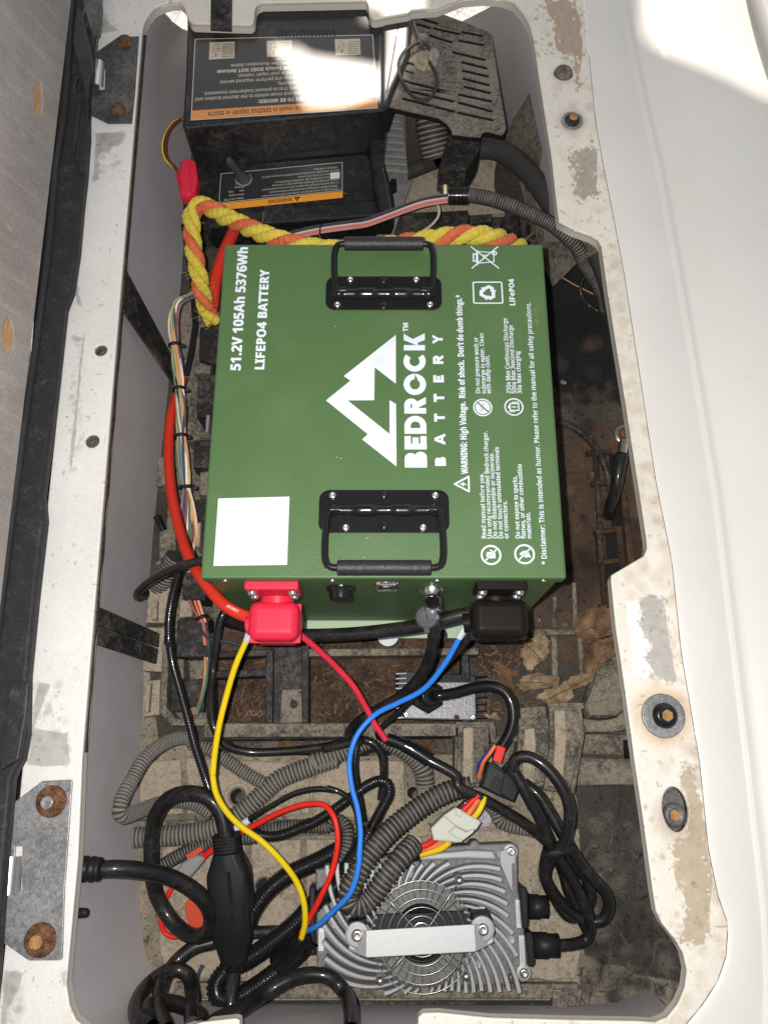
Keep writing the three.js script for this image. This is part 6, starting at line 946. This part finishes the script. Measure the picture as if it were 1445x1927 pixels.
// mains lead: wall grommet, cable, plug and socket pair, coils at the near left
{
  const t = thing('power_cord', 'thick black power cord from the rail grommet looping into the moulded plug pair', 'power cord');
  mesh('cable', cable([[162, 1635, .102], [190, 1636, .101], ...Z5b([[0, 808, .098], [150, 818, .088], [330, 858, .072], [470, 930, .058], [570, 1020, .048], [612, 1120, .036], [590, 1215, .022], [500, 1245, .006], [400, 1190, -.004], [312, 1080, -.006], [252, 960, .0], [228, 800, .012], [228, 600, .022], [262, 450, .032], [345, 350, .042], [470, 318, .05], [590, 350, .052], [670, 440, .05], [702, 560, .048], [715, 620, .046]])], .0086, 0, 16), M.rubber, t);
  mesh('grommet', spin(P(138, 1635, .106), V(1, -.02, .02), [[1e-6, -.01], [.024, -.01], [.024, .004], [.0125, .006], [.0125, .014], [.0112, .015], [.0112, .017], [.0122, .018], [.0122, .021], [.0105, .022], [.0115, .024], [.0115, .027], [.0092, .029], [1e-6, .029]], 28), M.black, t);
  mesh('wall_stud', spin(P(140, 1718, .115), V(1, 0, 0), [[1e-6, 0], [.005, 0], [.0045, .012], [.003, .014], [1e-6, .014]], 14), M.black, t);
  // moulded bodies: outline of half-widths along the axis
  const bodyOf = (pts, prof) => { const a = pts[0], b = pts[1], d = b.clone().sub(a), len = d.length(); d.normalize(); const sx = V(0, 1, 0).cross(d).normalize(), sy = d.clone().cross(sx).normalize(); const rows = prof.map(([u, hw, hh]) => { const o = a.clone().addScaledVector(d, u * len), r = []; for (let k = 0; k <= 28; k++) { const an = k / 28 * 2 * Math.PI, c = Math.cos(an), s = Math.sin(an), e = .55; r.push(o.clone().addScaledVector(sx, hw * Math.sign(c) * Math.pow(Math.abs(c), e)).addScaledVector(sy, hh * Math.sign(s) * Math.pow(Math.abs(s), e))); } return r; }); const first = prof[0], last = prof[prof.length - 1]; rows.unshift(rows[0].map(() => a.clone().addScaledVector(d, first[0] * len))); rows.push(rows[0].map(() => a.clone().addScaledVector(d, last[0] * len))); return toCreasedNormals(clean(loft(rows)), .7); };
  const A = P(...Z5b([[708, 590]])[0], .044), B = P(...Z5b([[745, 1045]])[0], .03), C = P(...Z5b([[762, 1395]])[0], .016);
  const neck = []; for (let i = 0; i < 5; i++) neck.push([i * .045, .0150 - .0004 * i, .0125], [i * .045 + .028, .0150, .0125], [i * .045 + .029, .0128, .0105], [i * .045 + .044, .0128, .0105]);
  const sk = mesh('socket_body', bodyOf([A, B], [...neck, [.24, .0150, .0135], [.3, .0165, .014], [.52, .0232, .0165], [.60, .0236, .017], [1, .0233, .017]]), M.black, t);
  mesh('plug_body', bodyOf([B, C], [[-.03, .0220, .0155], [.06, .0222, .016], [.07, .0213, .015], [.62, .0210, .015], [.72, .0185, .013], [.92, .0150, .0125], [1, .0140, .012]]), M.black, t);
  const ridge = (q0, q1, w) => mesh('moulded_ridge', cable([P(...q0), P(...q1)], w, 0, 8), M.gloss, sk);
  ridge([...Z5b([[722, 830]])[0], .055], [...Z5b([[742, 1040]])[0], .048], .0016); ridge([...Z5b([[744, 1062]])[0], .045], [...Z5b([[758, 1350]])[0], .03], .0016);
  mesh('clear_band', bodyOf([P(...Z5b([[660, 1020]])[0], .038), P(...Z5b([[664, 1078]])[0], .036)], [[0, .010, .0085], [1, .010, .0085]]), M.gloss, t);
  mesh('cable', cable([C.clone().add(V(0, 0, -.004)), ...Z5b([[758, 1480, .02], [745, 1600, .03], [735, 1700, .035], [715, 1790, .035], [690, 1850, .03]])], .0066, 0, 14), M.rubber, t);
  mesh('tie', spin(P(...Z5b([[762, 1390]])[0], .018), V(0, 0, 1), [[.009, 0], [.009, .012], [.0066, .012]], 20), M.gloss, t);
  const lift = (pts) => pts.map((p) => [p[0], p[1], Math.max(p[2], p[1] > 1850 ? .018 + (p[1] - 1850) * .00135 : -1)]);
  const coil = (label, pts) => solo('coiled_cable', label, 'cable', cable(lift(pts), .0076, 0, 14), M.rubber);
  coil('black cable leaving the plug foot and curving down left to the near wall', Z5b([[690, 1262, -.004], [640, 1280, -.002], [500, 1318, .004], [410, 1385, .01], [330, 1480, .016], [280, 1600, .018], [272, 1700, .016], [300, 1800, .012], [330, 1860, .01]]));
  coil('outer black cable loop in the near left corner', Z5b([[490, 1820, .004], [482, 1700, .012], [488, 1600, .018], [462, 1500, .022], [400, 1462, .024], [330, 1470, .022], [230, 1535, .016], [150, 1630, .01], [122, 1730, .004], [150, 1800, -.002], [230, 1840, -.008]]));
  coil('inner black cable loop in the near left corner', Z5b([[200, 1760, -.016], [215, 1695, -.016], [290, 1672, -.016], [370, 1680, -.014], [460, 1712, -.01], [530, 1755, -.004], [560, 1830, .0]]));
  coil('long shiny black cable arching along the near wall to below the charger', [...Z5b([[560, 1850, .02], [650, 1790, .026], [800, 1722, .032], [950, 1622, .036], [1100, 1533, .04], [1250, 1492, .042], [1370, 1508, .042], [1435, 1560, .04]]), [650, 1870, .034], [660, 1902, .026], [662, 1940, .016]]);
}
// boxy converter in front of the battery with its cable and relay
{
  const c = thing('voltage_converter', 'small grey box with black cooling fins and a cable gland under the blue wire', 'converter'), top = .012;
  mesh('case', slab(Z77([[400, 322], [802, 322], [804, 552], [375, 542]]), top, .03, .0015), std({ color: L(.13, .13, .135), metalness: .4, roughness: .42, bumpMap: T.grain, bumpScale: .0003 }), c);
  mesh('back_plate', slab(Z77([[345, 285], [395, 262], [800, 285], [805, 345], [395, 345], [370, 545], [330, 540]]), top - .008, .02, .001), M.black, c);
  for (let i = 0; i < 10; i++) { const y = 1266 + i * 9.2; mesh('fin', slab([[744, y], [766, y - 1], [766, y + 3.2], [744, y + 4.2]], top - .002, .022, .0006), i < 4 || i > 7 ? M.greyPlastic : M.black, c).material = std({ color: L(.10, .10, .105), metalness: .5, roughness: .4 }); }
  for (let i = 0; i < 14; i++) { const x = 788 + i * 7.2; mesh('fin', slab([[x, 1266], [x + 3, 1266], [x + 3.4, 1284], [x, 1284]], top - .002, .022, .0006), M.black, c); }
  for (let i = 0; i < 7; i++) { const y = 1270 + i * 13; mesh('fin', slab([[894, y], [916, y + 1], [916, y + 3.5], [894, y + 4]], top - .006, .018, .0006), M.black, c); }
  for (const q of [[390, 518], [784, 534]]) mesh('screw', screwGeo(P(...Z77([q])[0], top), .0030), M.steel, c);
  mesh('screw', screwGeo(P(...Z77([[688, 534]])[0], top), .0032), M.rust, c);
  const g0 = P(...Z77([[510, 408]])[0], top), gd = V(.25, 1, .05); mesh('gland_nut', spin(g0, gd, [[.0205, 0], [.0205, .008], [.0185, .010], [1e-6, .010]], 6), M.gloss, c); mesh('gland', spin(g0.clone().addScaledVector(gd, .009), gd, [[.0142, 0], [.0142, .006], [.0125, .012], [.0095, .012], [1e-6, .012]], 28), M.gloss, c);
  const k = thing('converter_cable', 'black printed cable curving from the gland to the coloured wire ends', 'cable');
  mesh('jacket', cable([g0.clone().addScaledVector(gd, .012), g0.clone().addScaledVector(gd, .022).add(V(.004, 0, 0)), ...Z77([[580, 405, .038], [680, 390, .034], [780, 362, .03], [880, 350, .028], [960, 375, .028], [1008, 440, .028], [1022, 540, .028], [998, 630, .028], [945, 720, .028]])], .0066, 0, 16), M.gloss, k);
  for (const [p, m, n] of [[[[905, 700, .03], [870, 750, .028], [830, 800, .02], [815, 850, .01], [812, 880, .0]], M.darkBlue, 'blue'], [[[915, 700, .032], [885, 745, .03], [850, 790, .024], [832, 840, .016], [815, 900, .006]], M.orange, 'orange']]) mesh('lead', tube(Z77(p), .0024, 0, 8), m, k);
  mesh('red_stub', rbox(P(...Z77([[938, 752]])[0], .034), .010, .006, .018, .001, -.35), M.redWire, k);
  const r = thing('relay', 'black ribbed relay block below the coloured wire ends', 'relay'), ry = .03;
  mesh('case', slab(Z6([[850, 138], [888, 150], [1015, 238], [972, 335], [905, 308], [812, 262]]), ry, .028, .0025), M.black, r);
  mesh('lid', slab(Z6([[925, 185], [1012, 240], [970, 332], [905, 292]]), ry + .003, .004, .001), M.gloss, r);
  for (let i = 0; i < 5; i++) { const x = i * 13; mesh('rib', slab(Z6([[882 + x, 205 + x * .55], [890 + x, 209 + x * .55], [862 + x, 265 + x * .55], [854 + x, 260 + x * .55]]), ry + .0016, .003, .0005), M.black, r); }
  mesh('tab', slab(Z6([[842, 146], [866, 140], [930, 178], [922, 192]]), ry + .002, .004, .001), M.gloss, r);
  const w = thing('wire_connector', 'off-white nylon plug connector with coloured wires at both ends', 'connector');
  const nz = Z6, ny = .036, ang = -.58;
  mesh('housing', slab(nz([[568, 462], [632, 398], [700, 440], [742, 476], [722, 530], [690, 532], [582, 520]]), ny, .026, .002), M.nylon, w);
  mesh('housing', slab(nz([[628, 400], [690, 358], [760, 398], [800, 420], [815, 432], [790, 470], [742, 478], [690, 452]]), ny + .004, .028, .002), M.nylon, w);
  mesh('latch', slab(nz([[655, 480], [690, 452], [740, 480], [782, 462], [776, 482], [728, 520], [690, 505]]), ny + .007, .006, .0012), M.nylon, w);
  mesh('latch', slab(nz([[690, 360], [722, 374], [716, 408], [690, 396]]), ny + .007, .006, .001), M.nylon, w);
  for (const [p, m] of [[[[700, 402, .034], [735, 365, .036], [775, 325, .036], [800, 300, .036]], M.redWire], [[[740, 404, .034], [770, 362, .034], [795, 325, .036], [812, 300, .03]], M.orange], [[[765, 380, .03], [785, 350, .032], [805, 310, .034]], M.darkBlue], [[[778, 408, .034], [800, 380, .036], [820, 340, .036], [828, 310, .034]], M.yellow], [[[700, 370, .03], [740, 335, .032], [780, 305, .03]], M.rubber]]) mesh('lead', tube(nz(p), .0034, 0, 9), m, w);
  for (const [p, m] of [[[[590, 512, .024], [560, 535, .022], [520, 552, .02], [482, 570, .016]], M.redWire], [[[628, 525, .022], [590, 545, .02], [540, 560, .018], [490, 582, .014]], M.orange], [[[610, 520, .02], [570, 545, .018], [520, 562, .016], [485, 580, .012]], M.darkBlue], [[[660, 526, .024], [625, 555, .022], [570, 575, .018], [515, 588, .014]], M.yellow]]) mesh('lead', tube(nz(p), .0038, 0, 9), m, w);
  mesh('loom_end', loom(nz([[520, 582, .012], [480, 585, .010], [430, 612, .004], [390, 650, -.004]]), .0088, 0, .0036, .14), M.loom, w);
  solo('floor_rag', 'pale lilac grey rag on the floor behind the white connector', 'rag', slab(jag(nz([[790, 350], [860, 345], [880, 400], [860, 450], [800, 468], [780, 420]]), 2, 5), -.02, .006, .0025), dust(dusty(256, .05, [.25, .22, .25], [.5, .47, .5], .5, 501, 6), { bumpScale: .003 }));
}
// output lead of the charger tied into a figure of eight
{
  const k = thing('output_cable', 'thick black output cable of the charger tied in a looped bundle at the right', 'cable'), R = .0066, Z = Z6;
  const put = (pts) => mesh('loop', cable(Z(pts), R, 0, 14), M.rubber, k);
  put([[1090, 1032, .004], [1180, 1030, .0], [1270, 1022, -.006], [1322, 1000, -.008], [1342, 940, -.004], [1325, 860, .006], [1275, 750, .014], [1220, 650, .02], [1180, 590, .024], [1130, 490, .03], [1090, 400, .036], [1040, 310, .04], [980, 200, .042], [930, 150, .042]]);
  put([[960, 180, .046], [975, 130, .05], [1030, 112, .054], [1110, 150, .058], [1190, 240, .06], [1236, 340, .058], [1240, 430, .052], [1215, 530, .042], [1170, 590, .034], [1135, 640, .022], [1125, 700, .012], [1165, 780, .004], [1230, 850, -.002], [1310, 900, -.004], [1390, 912, .0], [1428, 870, .004], [1425, 790, .01], [1370, 720, .016], [1300, 640, .022], [1250, 560, .028], [1200, 480, .03], [1150, 390, .03], [1090, 300, .03], [1020, 240, .026]]);
  put([[1140, 560, .028], [1125, 620, .02], [1120, 700, -.004], [1170, 800, -.012], [1240, 890, -.014], [1300, 880, -.012], [1340, 810, -.006], [1330, 720, .002], [1270, 640, .012], [1225, 570, .02]]);
  put([[1200, 600, .016], [1225, 700, .004], [1265, 800, -.004], [1290, 880, -.008], [1330, 960, -.01]]);
  const tp = P(...Z([[1188, 570]])[0], .03); mesh('twist_tie', [new THREE.TorusGeometry(.0185, .0012, 6, 28)].map((g) => { g.scale(1, .75, 3); g.rotateY(.25); g.translate(tp.x, tp.y, tp.z); return g; }), M.black, k);
}
// cable and lug between battery and right rim
{
  const Z = ZM(1010, 430, 2.832);
  solo('black_cable', 'dusty black cable curving from under the battery to the right rim', 'cable', cable(Z([[110, 1030, -.01], [150, 1040, -.012], [210, 1070, -.012], [270, 1120, -.01], [320, 1180, -.008], [355, 1250, -.008], [378, 1330, -.012], [390, 1400, -.02]]), .0048, 0, 12), dust(T.blackDust, { roughness: .5 }));
  const t = thing('earth_cable', 'black cable with crimped metal lug bolted under the right rim', 'cable');
  mesh('jacket', cable(Z([[455, 1200, .03], [440, 1270, .028], [425, 1360, .02], [405, 1440, .006], [388, 1490, -.004], [382, 1530, -.02]]), .0078, 0, 14), M.rubber, t);
  mesh('lug', [cable(Z([[462, 1130, .03], [456, 1170, .03], [453, 1205, .03]]), .0058, 0, 14), spin(P(...Z([[463, 1100]])[0], .028), UP, [[.0125, 0], [.0125, .003], [.005, .003], [1e-6, .003]], 24)].map(clean), M.steel, t);
  mesh('bolt', spin(P(...Z([[466, 1098]])[0], .031), UP, [[.0088, 0], [.0088, .004], [.006, .0065], [1e-6, .007]], 6), M.rust, t);
  solo('thin_wires', 'pair of thin black wires drooping from the ribbed loom along the right rim', 'wires', [0, 5].map((d) => tube(Z([[262, 240, .03], [235, 290 + d, .02], [232 + d, 350, .012], [270, 400 + d, .008], [330, 440 + d, .006], [375, 500 + d, .004], [410, 590, .0], [432, 700, -.006], [445, 800, -.012]]), .0017, 0, 7)), M.rubber);
  solo('dry_twig', 'thin dry twig across the black corner right of the battery', 'twig', tube(Z([[60, 248, -.01], [130, 262, -.008], [200, 300, -.004], [260, 330, 0], [300, 350, .004]]), .0009, 0, 6), M.wood);
}
settle();
renderer.render(scene, camera);
